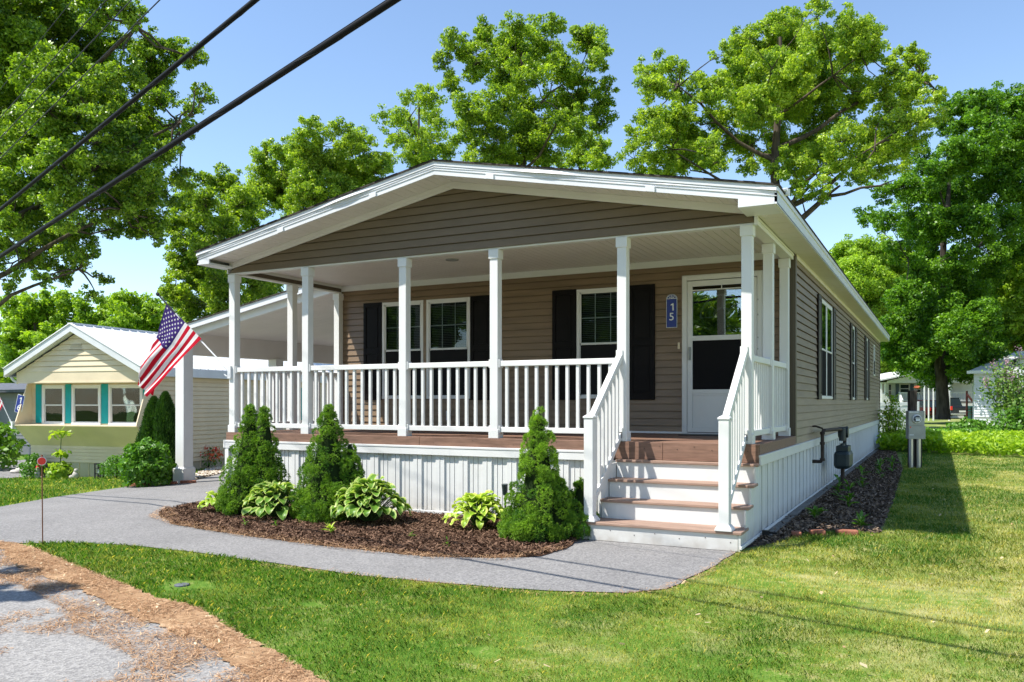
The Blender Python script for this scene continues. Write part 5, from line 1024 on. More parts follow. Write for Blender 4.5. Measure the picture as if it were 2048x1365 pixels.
def tree(key,label,lm,leaf=.122,dens=1.0,r0=.32,seed=1,cat='tree',bark='bark',depth2=1.6,group=None,minfill=1,twig=True,name='oak_tree',rawlobes=None,base=None):
    b,lob=LOBES[key] if rawlobes is None else (base,rawlobes)
    rng=np.random.default_rng(seed); rn=random.Random(seed)
    root=empty(name,b,label,cat,group=group)
    Lb=np.array(lob); zmax=Lb[:,2].max(); zmin=Lb[:,2].min(); cx,cy=Lb[:,0].mean(),Lb[:,1].mean()
    # extra lobes filling the depth of the crown (away from the silhouette edge)
    ctr=np.array([cx,cy]); ext=[]
    vd=np.array([b[0]-1.67,b[1]+8.77]); vd=vd/np.linalg.norm(vd); sd=np.array([vd[1],-vd[0]])
    hw=np.abs((Lb[:,:2]-ctr)@sd).max()
    for l in lob:
        q=abs((np.array(l[:2])-ctr)@sd)/hw
        if q<.85 and rn.random()<minfill:
            dd=rn.uniform(-1,1)*hw*.55*(1-q*q)**.5; sh=rn.uniform(-.3,.3)*l[3]
            ext.append((l[0]+vd[0]*dd+sd[0]*sh,l[1]+vd[1]*dd+sd[1]*sh,l[2]+rn.uniform(-.4,.1)*l[3],l[3]*rn.uniform(.85,1.1)))
    allL=list(lob)+ext
    tw=MB(); H0=zmax
    tx,ty=(cx*.55,cy*.55)
    def axis(z): 
        t=min(1,z/zmax); return Vector((tx*t**1.6+.12*math.sin(z*.9+seed),ty*t**1.6+.12*math.cos(z*.7+seed),z))
    zt=zmin+(zmax-zmin)*.78; zs=[-.1,.25,.8]+[zt*k/9 for k in range(1,10) if zt*k/9>1.2]
    tw.tube([axis(z) for z in zs],[r0*1.45,r0*1.18,r0]+[max(.05,r0*(1-.82*z/zt)) for z in zs[3:]],12,cap=False)
    V=[];F=[];T=[];nv=0; cents=[]
    # main limbs: lobes gathered in groups, one limb to each group, smaller branches from it
    AL=np.array(allL); K=min(len(allL),max(3,len(allL)//9)); ce=AL[rng.choice(len(AL),K,replace=False),:3].copy()
    for _ in range(8):
        gi=np.argmin(((AL[:,None,:3]-ce[None])**2).sum(2),1)
        for q in range(K):
            if (gi==q).any(): ce[q]=AL[gi==q,:3].mean(0)
    limbs=[]
    for q in range(K):
        e=Vector(ce[q]); hd=math.hypot(e.x-cx*.5,e.y-cy*.5); za=min(zt*.93,max(zmin*.55,e.z-hd*rn.uniform(.35,.6)-.5)); A=axis(za); r1=min(r0*.42,max(.05,.015*(e-A).length+.025))
        m1=A.lerp(e,.33)+Vector((rn.uniform(-.35,.35),rn.uniform(-.35,.35),-.04*hd)); m2=A.lerp(e,.68)+Vector((rn.uniform(-.4,.4),rn.uniform(-.4,.4),rn.uniform(-.1,.25)))
        lp=[A,A.lerp(m1,.5)+Vector((0,0,-.05)),m1,m1.lerp(m2,.5)+Vector((rn.uniform(-.2,.2),rn.uniform(-.2,.2),.1)),m2,e]
        tw.tube(lp,[r1,r1*.86,r1*.72,r1*.6,r1*.48,r1*.25],7,cap=False); limbs.append((lp,r1))
    for li,(lx,ly,lz,lr) in enumerate(allL):
        c=Vector((lx,ly,lz)); lp,r1=limbs[gi[li]]; s_=min(lp[1:],key=lambda q:(q-c).length+rn.uniform(0,.6)); rb=min(r1*.4,.05)
        mid=s_.lerp(c,.5)+Vector((rn.uniform(-.3,.3),rn.uniform(-.3,.3),rn.uniform(-.25,.1)))
        tw.tube([s_,s_.lerp(mid,.5)+Vector((rn.uniform(-.1,.1),rn.uniform(-.1,.1),.05)),mid,mid.lerp(c,.5)+Vector((rn.uniform(-.1,.1),rn.uniform(-.1,.1),.05)),c],[rb,rb*.8,rb*.65,rb*.5,rb*.3],5,cap=False)
        k=max(8,int(21*(lr/.75)**1.2)); rc=lr*.325
        for j in range(k):
            v=rng.normal(size=3); v/=np.linalg.norm(v)+1e-9; v[2]=v[2]*.95+.1
            pc=np.array([lx,ly,lz])+v*lr*rng.uniform(.3,1.12)
            cents.append((pc,rc*rng.uniform(.5,1.3)))
            if twig and j%2==0: tw.tube([c,Vector(pc)*.55+c*.45+Vector((0,0,-.04)),Vector(pc)],[rb*.3,.012,.005],4,cap=False)
    bright=rng.normal(size=len(cents))*.13
    for (pc,rc),bt in zip(cents,bright):
        n=max(12,int(dens*112*(rc/.3)**2*(.15/leaf)**2)); 
        g=rng.normal(size=(n,3)); g/=np.linalg.norm(g,axis=1)[:,None]; g*=(rng.random(n)**.45)[:,None]*rc*np.array([1.15,1.15,.8])
        P=pc+g; v,f=leaves(P,leaf,rng,up=.6,aspect=.52,outw=g/rc*.6,fold=.14)
        V.append(v);F.append(f+nv);nv+=len(v); T.append(np.clip(.45+bt+rng.normal(size=n)*.27,0,1))
    npmesh('crown',np.concatenate(V),np.concatenate(F),L_[lm],root,np.concatenate(T))
    tw.build('trunk',M[bark],root,smooth=True)
    return root,nv//4
TOT=0
for k,lab,lm,kw in [
 ('leftoak','large oak at the left edge whose drooping branches hang over the cream home','oakd',dict(leaf=.122,dens=1.0,r0=.5,seed=12,minfill=.5)),
 ('lowleft','lower bushy oak directly behind the carport and left porch corner','oak',dict(leaf=.128,r0=.25,seed=5)),
 ('midleft','round-topped oak rising behind the left slope of the taupe home roof','oak2',dict(leaf=.128,r0=.3,seed=4)),
 ('leftback','pale thin-crowned oak just left of the tall central oak','oak2',dict(leaf=.15,dens=.7,r0=.25,seed=2,minfill=.3)),
 ('centre','tallest full oak directly above the roof ridge of the taupe home','oak',dict(leaf=.128,r0=.38,seed=1,minfill=.55)),
 ('rightback','low oak partly hidden behind the right flank of the central oak','oak2',dict(leaf=.15,dens=.8,r0=.25,seed=3)),
 ('bigright','widest spreading oak above the right half of the taupe home roof','oak2',dict(leaf=.128,r0=.42,seed=6,minfill=.5)),
 ('maple','big dark green tree at the right with a thick bare trunk on the lawn','maple',dict(leaf=.18,dens=.9,r0=.42,seed=7,bark='barkd',name='maple_tree',minfill=.3)),
 ('backright','light green tree between the rear roof corner and the big dark tree','far',dict(leaf=.26,r0=.3,seed=8,name='background_tree')),
 ('farright','yellow-green tree at the right edge behind the white home','far',dict(leaf=.26,r0=.3,seed=9,name='background_tree')),
 ('farleft','low yellow-green tree at the far left above the grey home','far',dict(leaf=.22,r0=.3,seed=10,name='background_tree')),
 ('farmid','low yellow-green tree behind the cream home roof, left of the flag','far',dict(leaf=.22,r0=.3,seed=11,name='background_tree'))]:
    _,n=tree(k,lab,lm,**kw); TOT+=n; print(k,n)
# dead-looking limb reaching right of the roof corner belongs to the wide oak
wo=[o for o in bpy.data.objects if o.get('label','').startswith('widest spreading')][0]
def wide(u,v,d=38): 
    p=CP+Vector((0,0,1.4115))+(cF+cR*((u-1024)/1655.0)+Vector((0,0,(804.2-v)/1655.0)))*d; return p-wo.location
m=MB(); m.tube([wide(1560,520),wide(1590,450),wide(1612,430),wide(1640,405),wide(1652,392),wide(1680,372)],[.22,.17,.14,.12,.09,.05],8); m.tube([wide(1650,394),wide(1690,388),wide(1722,376),wide(1760,372),wide(1790,360)],[.09,.07,.06,.045,.02],7)
m.tube([wide(1612,432),wide(1604,400),wide(1606,380)],[.04,.025,.01],5); m.build('limb',M['bark'],wo,smooth=True)
# distant woods: masses of foliage closing the view
def woods(name,label,pts,hmin,hmax,n,leaf,lm,seed,z0=0.0):
    rng=np.random.default_rng(seed); P=np.array(pts,float); t=rng.random(n)*(len(P)-1); i=t.astype(int); f=(t-i)[:,None]
    c=P[i]*(1-f)+P[np.minimum(i+1,len(P)-1)]*f; c=c+rng.normal(size=c.shape)*2.0
    hmx=hmin+(hmax-hmin)*vnoise(c[:,0],c[:,1],.22,seed); z=z0+rng.random(n)**.8*hmx
    C=np.column_stack([c,z]); V,F=leaves(C,leaf,rng,up=.6,aspect=.65)
    o=npmesh(name,V,F,L_[lm],None,np.clip(rng.normal(size=n)*.2+.3+.3*vnoise(C[:,0]+C[:,2],C[:,1],.6,seed+1),0,1)); tag(o,label,'woods',kind='stuff'); return o
def fp(u,d): p=far(u,d); return (p.x,p.y)
woods('woods','dark green woods closing the view behind the distant homes on the right',[fp(1600,95),fp(1800,98),fp(2000,96),fp(2300,92)],9,15,42000,.5,'maple',21)
woods('woods','woods closing the view beyond the homes on the left',[fp(-400,66),fp(0,72),fp(400,78),fp(900,88)],5,8,36000,.42,'oakd',22,-.56)
# trees on the near side of the road, behind the camera: seen in the window reflections and as shadow on the road
def rndlobes(n,R_,z0,z1,rr,seed):
    rn=random.Random(seed); out=[]
    for _ in range(n):
        z=rn.uniform(z0,z1); t=(z-z0)/(z1-z0); q=R_*math.sin(math.pi*(.12+.8*t))**.6*rn.uniform(.3,1); a=rn.uniform(0,6.28); out.append((round(q*math.cos(a),2),round(q*math.sin(a),2),z,rr*rn.uniform(.8,1.25)))
    return out
for i,(x,y,R_,z1,n) in enumerate([(-13.5,-10.5,2.6,9,20),(3,-21,3.6,11,22),(-12,-19,3.4,12,24),(-8.6,-25,3.6,5.4,16),(7.0,-25,2.6,9,16),(-22,-20,4.0,12,26)]):
    tree('',['oak across the road behind the camera on the left','oak across the road directly behind the camera','oak across the road behind the camera, left of the middle','leaning oak across the road mirrored in the door glass','slim oak across the road behind the camera','farthest left oak across the road behind the camera'][i],'oakd',leaf=.2,dens=.8,r0=.3,seed=60+i,minfill=0,twig=False,rawlobes=rndlobes(n,R_,min(3.8,z1*.55),z1,1.15,50+i)+([(6.1,3.6,4.5,.34),(6.5,3.1,4.4,.36),(6.9,3.2,4.6,.34),(7.1,3.3,4.5,.25),(5.3,3.0,4.4,.6),(4.2,2.4,4.5,.7)] if i==0 else []),base=(x,y,0.0))
for i,(x,y,R_,z1,n) in enumerate([(11.5,62,5.0,18,40),(12,40,3.6,13,26)]):
    tree('','big dark tree beyond the right edge, mirrored in the side windows' if i==0 else 'lower green tree beyond the right edge, mirrored in the side windows','maple',leaf=.24,dens=.9,r0=.35,seed=70+i,minfill=0,twig=False,rawlobes=rndlobes(n,R_,2.5,z1,1.4,80+i),base=(x,y,0.0),name='maple_tree')
# low limb over the road at the left: casts the dark patch on the asphalt
# ================================================================ CONIFERS
def conifer(name,loc,label,cones,seed,lm='spruce',ntuft=3600,needle=.021,group='dwarf conifers in the mulch bed',yellow=None):
    rng=np.random.default_rng(seed); root=empty(name,loc,label,'conifer',group=group)
    V=[];F=[];T=[];nv=0; core=MB()
    tot=sum(c[3]*c[2] for c in cones)
    for (ox,oy,H,Rb,z0) in cones:
        # clumps: bumps over the cone surface
        nb_=int(190*(H*Rb)/.5)+16; tz=rng.random(nb_)**1.15; an=rng.random(nb_)*6.283
        prof=lambda t:Rb*(np.clip(1-t,0,1)**.93)*(1-.28*np.exp(-t*14))+.012
        bz=z0+tz*H*.97; br=prof(tz)*rng.uniform(.80,1.10,nb_)*(1+.10*np.sin(an*4+tz*17+ox*9)); B=np.column_stack([ox+br*np.cos(an),oy+br*np.sin(an),bz]); bs=(.030+.050*(1-tz))*rng.uniform(.7,1.5,nb_)*(.6+.4*Rb/.4)
        n=int(ntuft*H*Rb/tot*1.0); bi=rng.choice(nb_,n,p=bs**1.6/np.sum(bs**1.6))
        g=rng.normal(size=(n,3)); rad=np.column_stack([np.cos(an[bi]),np.sin(an[bi]),np.full(n,.45)]); g+=rad*.9; g/=np.linalg.norm(g,axis=1)[:,None]
        P=B[bi]+g*bs[bi][:,None]*rng.uniform(.8,1.05,n)[:,None]
        k=11; d=g[:,None,:]*.9+rng.normal(size=(n,k,3))*.75; d[...,2]+=.25; d/=np.linalg.norm(d,axis=2)[...,None]
        L=needle*rng.uniform(.7,1.35,(n,k,1)); s=np.cross(d,rng.normal(size=(n,k,3))); s/=np.linalg.norm(s,axis=2)[...,None]
        a=P[:,None,:]+s*.0028; b_=P[:,None,:]-s*.0028; c=P[:,None,:]+d*L
        v=np.stack([a,b_,c],2).reshape(-1,3); V.append(v); F.append(np.arange(len(v)).reshape(-1,3)+nv); nv+=len(v)
        bt=rng.normal(size=nb_)*.16
        tt=np.clip(.40+bt[bi]+rng.normal(size=n)*.14,0,1)
        if yellow: m_=(P[:,2]>yellow[0])&(P[:,2]<yellow[1]); tt=np.where(m_,np.clip(tt+.25,0,1),tt)
        T.append(np.repeat(tt,k))
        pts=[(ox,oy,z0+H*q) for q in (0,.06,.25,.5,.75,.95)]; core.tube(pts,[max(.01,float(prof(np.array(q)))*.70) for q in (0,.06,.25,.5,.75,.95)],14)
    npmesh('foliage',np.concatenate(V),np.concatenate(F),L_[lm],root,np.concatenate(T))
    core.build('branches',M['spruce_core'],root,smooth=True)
    m=MB(); m.tube([(0,0,-.03),(0,0,.2)],.03,8); m.build('trunk',M['bark'],root)
    return root
conifer('conifer',(-5.96,-1.03,.016),'leftmost bushy green conifer with a double tip in front of the porch',[(-.07,0,1.36,.37,.03),(.14,.04,1.33,.29,.06),(-.14,-.12,.58,.26,.02),(.20,-.05,.8,.26,.03),(.02,-.14,.75,.24,.03)],31,ntuft=21000)
conifer('conifer',(-4.80,-1.0,.016),'middle bushy green conifer with a single pointed tip between two hostas',[(-.0,0,1.36,.41,.03),(.24,.10,.90,.22,.04),(-.16,-.05,.62,.25,.02),(.1,-.12,.55,.26,.02)],32,ntuft=21000)
conifer('conifer',(-1.95,-1.12,.016),'conifer with yellowish top standing left of the porch steps',[(-.02,0,1.31,.335,.03),(.18,.06,.60,.20,.04),(-.12,-.05,.55,.24,.02),(.05,-.14,.28,.22,.0)],33,ntuft=19000,yellow=(.62,1.4))
conifer('conifer',(-1.68,-.72,.016),'small low conifer squeezed between the yellowish conifer and the steps',[(0,0,.56,.17,.03),(.03,-.2,.36,.14,.02)],34,ntuft=5500)
# ================================================================ HOSTAS
def hosta(loc,rad,n,label,seed,lm='hosta',ls=.17):
    rng=np.random.default_rng(seed); root=empty('hosta',loc,label,'hosta',group='hostas in the mulch bed')
    V=[];F=[];T=[];nv=0; st=MB(); NU,NV=8,6
    for k in range(n):
        az=rng.random()*6.283; q=rng.random()**.7; L=ls*rng.uniform(.75,1.15); wdt=L*rng.uniform(.27,.34)
        rr=rad*q*.72; base=np.array([rr*.15*math.cos(az),rr*.15*math.sin(az),.02]); hh=rad*(1.02-.70*q*q)*rng.uniform(.8,1.05)
        d=np.array([math.cos(az),math.sin(az),0]); p0=base+d*rr*.75+np.array([0,0,hh*.72]); el=(1-q)*1.05+.05+rng.normal()*.12
        side=np.array([-d[1],d[0],0]); side=side+np.array([0,0,rng.normal()*.18])
        us=np.linspace(0,1,NU); vs=np.linspace(-1,1,NV); g=np.zeros((NU,NV,3)); p=p0.copy(); a=el
        dr=rng.uniform(.9,1.9)
        for i,u in enumerate(us):
            wl=wdt*(math.sin(math.pi*min(1,u**.75*.97+.02))**.8)+.002
            up=np.cross(side,d*math.cos(a)+np.array([0,0,math.sin(a)])); up=-up if up[2]<0 else up
            for j,v in enumerate(vs): g[i,j]=p+side*v*wl+up*(abs(v)**1.5*wl*.35+.012*math.sin(u*9+v*2+k)*abs(v))
            p=p+(d*math.cos(a)+np.array([0,0,math.sin(a)]))*L/(NU-1); a-=dr/(NU-1)
        V.append(g.reshape(-1,3)); idx=np.arange(NU*NV).reshape(NU,NV)+nv
        F.append(np.stack([idx[:-1,:-1],idx[1:,:-1],idx[1:,1:],idx[:-1,1:]],-1).reshape(-1,4)); nv+=NU*NV
        e=np.abs(vs)[None,:]*np.ones((NU,1)); e=np.maximum(e,np.where(us>.9,.9,0)[:,None]); T.append((e*.85+rng.normal()*.05).ravel())
        st.tube([base,(Vector(base)+Vector(p0))*.5+Vector((0,0,.03)),p0],[.006,.005,.004],5,cap=False)
    npmesh('leaves',np.concatenate(V),np.concatenate(F),L_[lm],root,np.concatenate(T),dom='POINT',smooth=True)
    st.build('stalks',M['stem'],root,smooth=True)
hosta((-6.50,-1.10,.016),.24,38,'smallest lime-green hosta at the far left end of the mulch bed',41,'hosta2',.14)
hosta((-5.45,-1.20,.016),.47,110,'variegated hosta with pale leaf edges between the two left conifers',42)
hosta((-4.20,-1.00,.016),.57,160,'largest variegated hosta in front of the skirting, right of the middle conifer',43,ls=.18)
hosta((-2.90,-.75,.016),.40,100,'yellow-green hosta beside the yellowish conifer near the steps',44,'hosta2',.16)
# ================================================================ SHRUBS
def shrub(name,loc,label,cat,rx,ry,rz_,n,leaf,lm,seed,aspect=.55,core=True,group=None,flat=.15,extra=None,stems=0,lump=.18):
    rng=np.random.default_rng(seed); root=empty(name,loc,label,cat,group=group)
    g=rng.normal(size=(n,3)); g/=np.linalg.norm(g,axis=1)[:,None]; g[:,2]=np.where(g[:,2]<-.8,-g[:,2],g[:,2])
    q=1+lump*np.sin(g[:,0]*7+seed)*np.cos(g[:,1]*6)+lump*.7*np.sin(g[:,2]*9+seed); q=q*(1-.18*np.clip(g[:,2],0,1)*(np.abs(g[:,0])+np.abs(g[:,1])))
    P=g*(rng.random(n)**.28*q)[:,None]*np.array([rx,ry,rz_*.52])+np.array([0,0,rz_*.46]); P[:,2]=np.maximum(P[:,2],.02)
    V,F=leaves(P,leaf,rng,up=.5,aspect=aspect,outw=g*.9,fold=.12)
    npmesh('foliage',V,F,L_[lm],root,np.clip(.45+rng.normal(size=n)*.2,0,1))
    m=MB()
    for k in range(max(4,stems)):
        a=rng.random()*6.28; m.tube([(0,0,-.02),(rx*.3*math.cos(a),ry*.3*math.sin(a),rz_*.4),(rx*.6*math.cos(a),ry*.6*math.sin(a),rz_*.8)],[.014,.009,.004],5)
    m.build('stems',M['barkd'],root)
    if extra:
        ne,le,me,zf=extra; g=rng.normal(size=(ne,3)); g/=np.linalg.norm(g,axis=1)[:,None]; g[:,2]=np.abs(g[:,2])*.9-.05
        P=g*np.array([rx,ry,rz_*.52])*1.03+np.array([0,0,rz_*.5]); P=np.repeat(P,9,0)+rng.normal(size=(ne*9,3))*le*.7
        V,F=leaves(P,le,rng,up=.2,aspect=.8,outw=np.repeat(g,9,0)); npmesh('flowers',V,F,L_[me],root,rng.random(ne*9))
    return root
shrub('hydrangea_bush',(-11.55,1.9,g1(-11.55)),'large bright green leafy bush beside the white carport post','bush',.50,.48,.94,3600,.085,'shrub',71,.6,lump=.10)
def arbor(loc,label,cones,seed):
    rng=np.random.default_rng(seed); root=empty('arborvitae',loc,label,'conifer'); V=[];F=[];T=[];nv=0; m=MB()
    for ox,oy,H,Rb in cones:
        n=int(15000*H*Rb/.5); t=rng.random(n)**1.2; a=rng.random(n)*6.283; r=Rb*np.clip((1-t),0,1)**.6*np.minimum(1,.55+t*3)*rng.uniform(.7,1.05,n)*(1+.12*np.sin(a*5+t*14))
        P=np.column_stack([ox+r*np.cos(a),oy+r*np.sin(a),t*H+.03]); d=np.column_stack([np.cos(a)*.5,np.sin(a)*.5,np.ones(n)])+rng.normal(size=(n,3))*.3; d/=np.linalg.norm(d,axis=1)[:,None]
        s=np.cross(d,rng.normal(size=(n,3))); s/=np.linalg.norm(s,axis=1)[:,None]; L=.06
        v=np.stack([P-s*.008,P+s*.008,P+s*.012+d*L*.6,P+d*L],1).reshape(-1,3); V.append(v);F.append(np.arange(4*n).reshape(n,4)+nv);nv+=4*n;T.append(np.clip(.15+rng.normal(size=n)*.15+.25*(rng.random(n)<.15),0,1))
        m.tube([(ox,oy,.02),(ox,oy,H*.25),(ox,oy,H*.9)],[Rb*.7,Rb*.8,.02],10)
    npmesh('foliage',np.concatenate(V),np.concatenate(F),L_['arbor'],root,np.concatenate(T)); m.build('branches',M['spruce_core'],root,smooth=True)
    m=MB(); m.tube([(0,0,-.02),(0,0,.2)],.04,8); m.build('trunk',M['bark'],root)
arbor((-12.75,3.15,g1(-12.75)),'tall dark narrow arborvitae with two tips behind the bright bush at the cream home',[(-.13,0,1.70,.42),(.15,.05,1.80,.42)],72)
shrub('azalea',(-15.75,7.2,g1(-15.75)),'small azalea with red and orange flowers against the cream home side wall','azalea',.40,.34,.62,420,.06,'shrub',73,extra=(48,.05,'azalea',1))
shrub('boxwood',(-15.0,3.85,g1(-15)),'small round dark shrub right of the black lantern at the cream home','shrub',.38,.34,.55,1500,.05,'shrub',74,.6)
shrub('boxwood',(-18.65,4.25,-.53),'small round shrub with coppery tips at the left corner of the cream home','shrub',.36,.32,.62,1400,.06,'shrub',75,.6)
r=shrub('leafy_stalk_plant',(-17.1,3.95,g1(-17.1)),'young stalk plant with tiered leaf tufts in front of the cream home skirting','plant',.38,.3,.42,420,.12,'oak2',76,.6)
m=MB(); m.tube([(0,0,0),(-.02,0,.6),(.02,0,1.10)],[.014,.011,.006],6); m.build('stalk',M['stem'],r)
rng=np.random.default_rng(5)
for z,q in ((.62,.16),(1.10,.22)):
    n=60; P=rng.normal(size=(n,3))*np.array([q*.55,q*.5,.045])+np.array([0,0,z]); V,F=leaves(P,.13,rng,up=1.2,aspect=.55); npmesh('leaf_tuft',V,F,L_['oak2'],r,rng.random(n))
shrub('evergreen_branch_shrub',(-22.6,5.6,-.56),'dark glossy shrub at the left edge under the second flag','shrub',.95,.7,1.55,1500,.16,'maple',77)
# right side
r=empty('lilac_bush',(4.0,24.6,0),'tall loose lilac bush with pink flower heads at the right edge','lilac')
rng=np.random.default_rng(8); m=MB(); P=[];Q=[]
for k in range(24):
    a=rng.uniform(-3.1,3.1); rr=rng.uniform(.1,.95); h_=rng.uniform(1.3,3.15)*(1-.10*rr); e=Vector((rr*math.cos(a)*1.0,rr*math.sin(a)*.8,h_)); m.tube([(0,0,0),e*.5+Vector((0,0,.15)),e],[.022,.014,.006],5)
    for t in np.linspace(.35,1,8): P.append(np.array(e)*t+rng.normal(size=(22,3))*.15)
    if h_>1.5: Q.append(np.array(e)+rng.normal(size=(34,3))*np.array([.055,.055,.10])+np.array([0,0,.1]))
m.build('stems',M['bark'],r); P=np.concatenate(P); Q=np.concatenate(Q)
V,F=leaves(P,.095,rng,up=.4,aspect=.75); npmesh('foliage',V,F,L_['lilac'],r,rng.random(len(P)))
V,F=leaves(Q,.05,rng,up=.2,aspect=.9); npmesh('flowers',V,F,L_['pink'],r,rng.random(len(Q)))
shrub('leafy_shrub',(4.6,24.2,0),'low dense shrub under the lilac at the right edge','shrub',1.5,1.0,1.5,2600,.12,'shrub',78,.6)
shrub('leafy_shrub',(2.75,25.6,0),'lower green shrub left of the lilac foot','shrub',.95,.7,.85,1500,.11,'shrub',79,.6)
shrub('sapling',(.40,19.0,0),'slim yellow-green sapling in front of the white fence','sapling',.42,.38,1.6,1500,.08,'oak2',80,.6,stems=9,lump=.3)
shrub('dead_shrub',(.75,18.3,0),'thin greyish twiggy shrub at the foot of the sapling','shrub',.3,.25,.6,160,.05,'lilac',81,.5,stems=14)
# fern / ground-cover band
def band(poly,n,h,label,lm,seed,leaf):
    rng=np.random.default_rng(seed); P=np.array(poly); mn,mx=P.min(0),P.max(0); q=rng.random((n*3,2))*(mx-mn)+mn; q=q[inpoly(q[:,0],q[:,1],poly)][:n]
    hh=h*(.45+.75*vnoise(q[:,0],q[:,1],1.3,seed)); z=rng.random(len(q))**.5*hh
    C=np.column_stack([q,z+.02]); V,F=leaves(C,leaf,rng,up=1.0,aspect=.42); o=npmesh('ground_cover',V,F,L_[lm],None,np.clip(.5+rng.normal(size=len(q))*.25+.3*(z/h-.5),0,1)); tag(o,label,'ferns',kind='stuff')
band([(.1,16.9),(1.0,16.4),(2.0,15.9),(3.6,15.4),(7.5,14.6),(9,21.5),(4,23.2),(.2,20.5)],30000,.48,'bright yellow-green ferns and ground cover at the back of the lawn','fern',91,.15)
band([(1.0,21.8),(9,21.8),(9.5,27.5),(1.2,26.5)],12000,.42,'darker shaded ferns behind the bright ground cover','shrub',92,.17)
# weeds
def weed(loc,label,n,size,lm,seed,group='weeds in the front mulch bed',h=.06):
    rng=np.random.default_rng(seed); V=[];F=[];nv=0
    for k in range(n):
        a=rng.random()*6.283; el=rng.uniform(.25,1.2); d=np.array([math.cos(a)*math.cos(el),math.sin(a)*math.cos(el),math.sin(el)]); s=np.cross(d,[0,0,1]); s/=np.linalg.norm(s); L=size*rng.uniform(.6,1.1); b=np.array([0,0,h*rng.random()])
        V+=[b,b+d*L*.5+s*L*.14,b+d*L-np.array([0,0,L*.2]),b+d*L*.5-s*L*.14]; F.append([nv,nv+1,nv+2,nv+3]); nv+=4
    o=npmesh('weed',np.array(V),np.array(F),L_[lm],None,rng.random(n)); o.location=loc; tag(o,label,'weed',group)
weed((-4.05,-1.88,.02),'largest bright yellow-green weed in the mulch, below the biggest hosta',16,.13,'hosta2',1)
for k,(x,y,lab) in enumerate([(-5.25,-1.9,'tiny weed left of the bright weed in the mulch'),(-4.9,-1.78,'second tiny weed, between the left tiny weed and the bright weed'),(-2.55,-1.95,'tiny weed near the front edge of the mulch, below the yellow-green hosta'),(-3.1,-1.75,'small weed sprout in the middle of the bare mulch'),(-7.0,-.9,'small weed at the left rim of the mulch bed by the driveway')]):
    weed((x,y,.02),lab,9,.06,'shrub',k+3)
for k,(x,y,lab) in enumerate([(.38,4.1,'leafy weed at the foot of the gas meter'),(.55,5.9,'upright weed stalk behind the gas meter in the side bed'),(.72,7.6,'weed stalk in the middle of the shaded side bed'),(.62,2.9,'branching weed in the near half of the shaded side bed'),(.85,9.2,'weed close to the power meter in the side bed'),(.35,1.7,'low spreading weed nearest the steps in the side bed'),(.9,1.15,'small bright weed beside the red bricks')]):
    weed((x,y,.01),lab,26,.16,'shrub',k+20,'weeds in the shaded side bed',.32 if k<5 else .1)
# ================================================================ SCATTER
def scatter(name,label,poly,n,maker,lm,seed,cat,dens=None,z=.02):
    rng=np.random.default_rng(seed); P=np.array(poly); mn,mx=P.min(0),P.max(0); q=rng.random((n*4,2))*(mx-mn)+mn; q=q[inpoly(q[:,0],q[:,1],poly)]
    if dens is not None: q=q[rng.random(len(q))<dens(q)]
    q=q[:n]; V,F,T=maker(np.column_stack([q,gh(q[:,0])+z]),rng); o=npmesh(name,V,F,L_[lm],None,T); tag(o,label,cat,kind='stuff'); return o
def chips(C,rng,L=.035,W=.009,up=2.2,lift=.012):
    n=len(C); C=C+np.column_stack([np.zeros((n,2)),rng.random(n)*lift]); N=rng.normal(size=(n,3)); N[:,2]=np.abs(N[:,2])+up; N/=np.linalg.norm(N,axis=1)[:,None]
    T=rng.normal(size=(n,3)); T-=N*(T*N).sum(1)[:,None]; T/=np.linalg.norm(T,axis=1)[:,None]; B=np.cross(N,T); l=L*rng.uniform(.4,1.3,n)[:,None]; w_=W*rng.uniform(.5,1.6,n)[:,None]
    V=np.stack([C-T*l-B*w_*.6,C+T*l-B*w_,C+T*l*.8+B*w_,C-T*l+B*w_*.8],1).reshape(-1,3); return V,np.arange(4*n).reshape(n,4),rng.random(n)**1.6
scatter('bark_chips','loose brown bark chips covering the front mulch bed',BED,26000,lambda C,r:chips(C,r,.026,.006,1.3,.02),'chip',101,'mulch')
scatter('bark_chips','greyish bark chips covering the shaded bed along the home',SBED,16000,lambda C,r:chips(C,r,.036,.009,1.3,.02),'chipd',102,'mulch',z=.012)
scatter('pebbles','pale round pebbles behind the carport post',[(-11.5,2.8),(-12.3,3.95),(-13.45,5.7),(-14.4,7.2),(-15.6,7.3),(-15.1,6.6),(-12.9,4.1),(-11.9,2.8)],4200,lambda C,r:chips(C,r,.03,.026,2,.03),'pebble',103,'pebbles')
NS=EN+EF
def nd(q): 
    v=vnoise(q[:,0],q[:,1],1.7,3)*.6+vnoise(q[:,0],q[:,1],5,4)*.4; return np.clip((v-.2)*2.2,0,1)
NSW=EN+[(1.9,-7.25),(-1.64,-5.98),(-2.33,-5.66),(-3.0,-5.52),(-3.71,-5.14),(-4.6,-4.86),(-5.35,-4.68),(-6.3,-4.12),(-7.2,-3.88),(-9.3,-3.08)]
scatter('pine_needles','brown pine needle litter along the road edge',NSW,110000,lambda C,r:chips(C,r,.030,.0014,3.5,.012),'needle',104,'litter',dens=lambda q:np.clip(1.25-1.6*vnoise(q[:,0],q[:,1],3.1,31)*1.0+.25*vnoise(q[:,0],q[:,1],11,32),.08,1),z=.012)
ROADSC=[(-7,-4.0),(-5.3,-4.6),(-3.7,-5.0),(-2.3,-5.4),(-1.5,-5.8),(2,-7.1),(0,-8),(-4,-7.2),(-7,-5.4)]
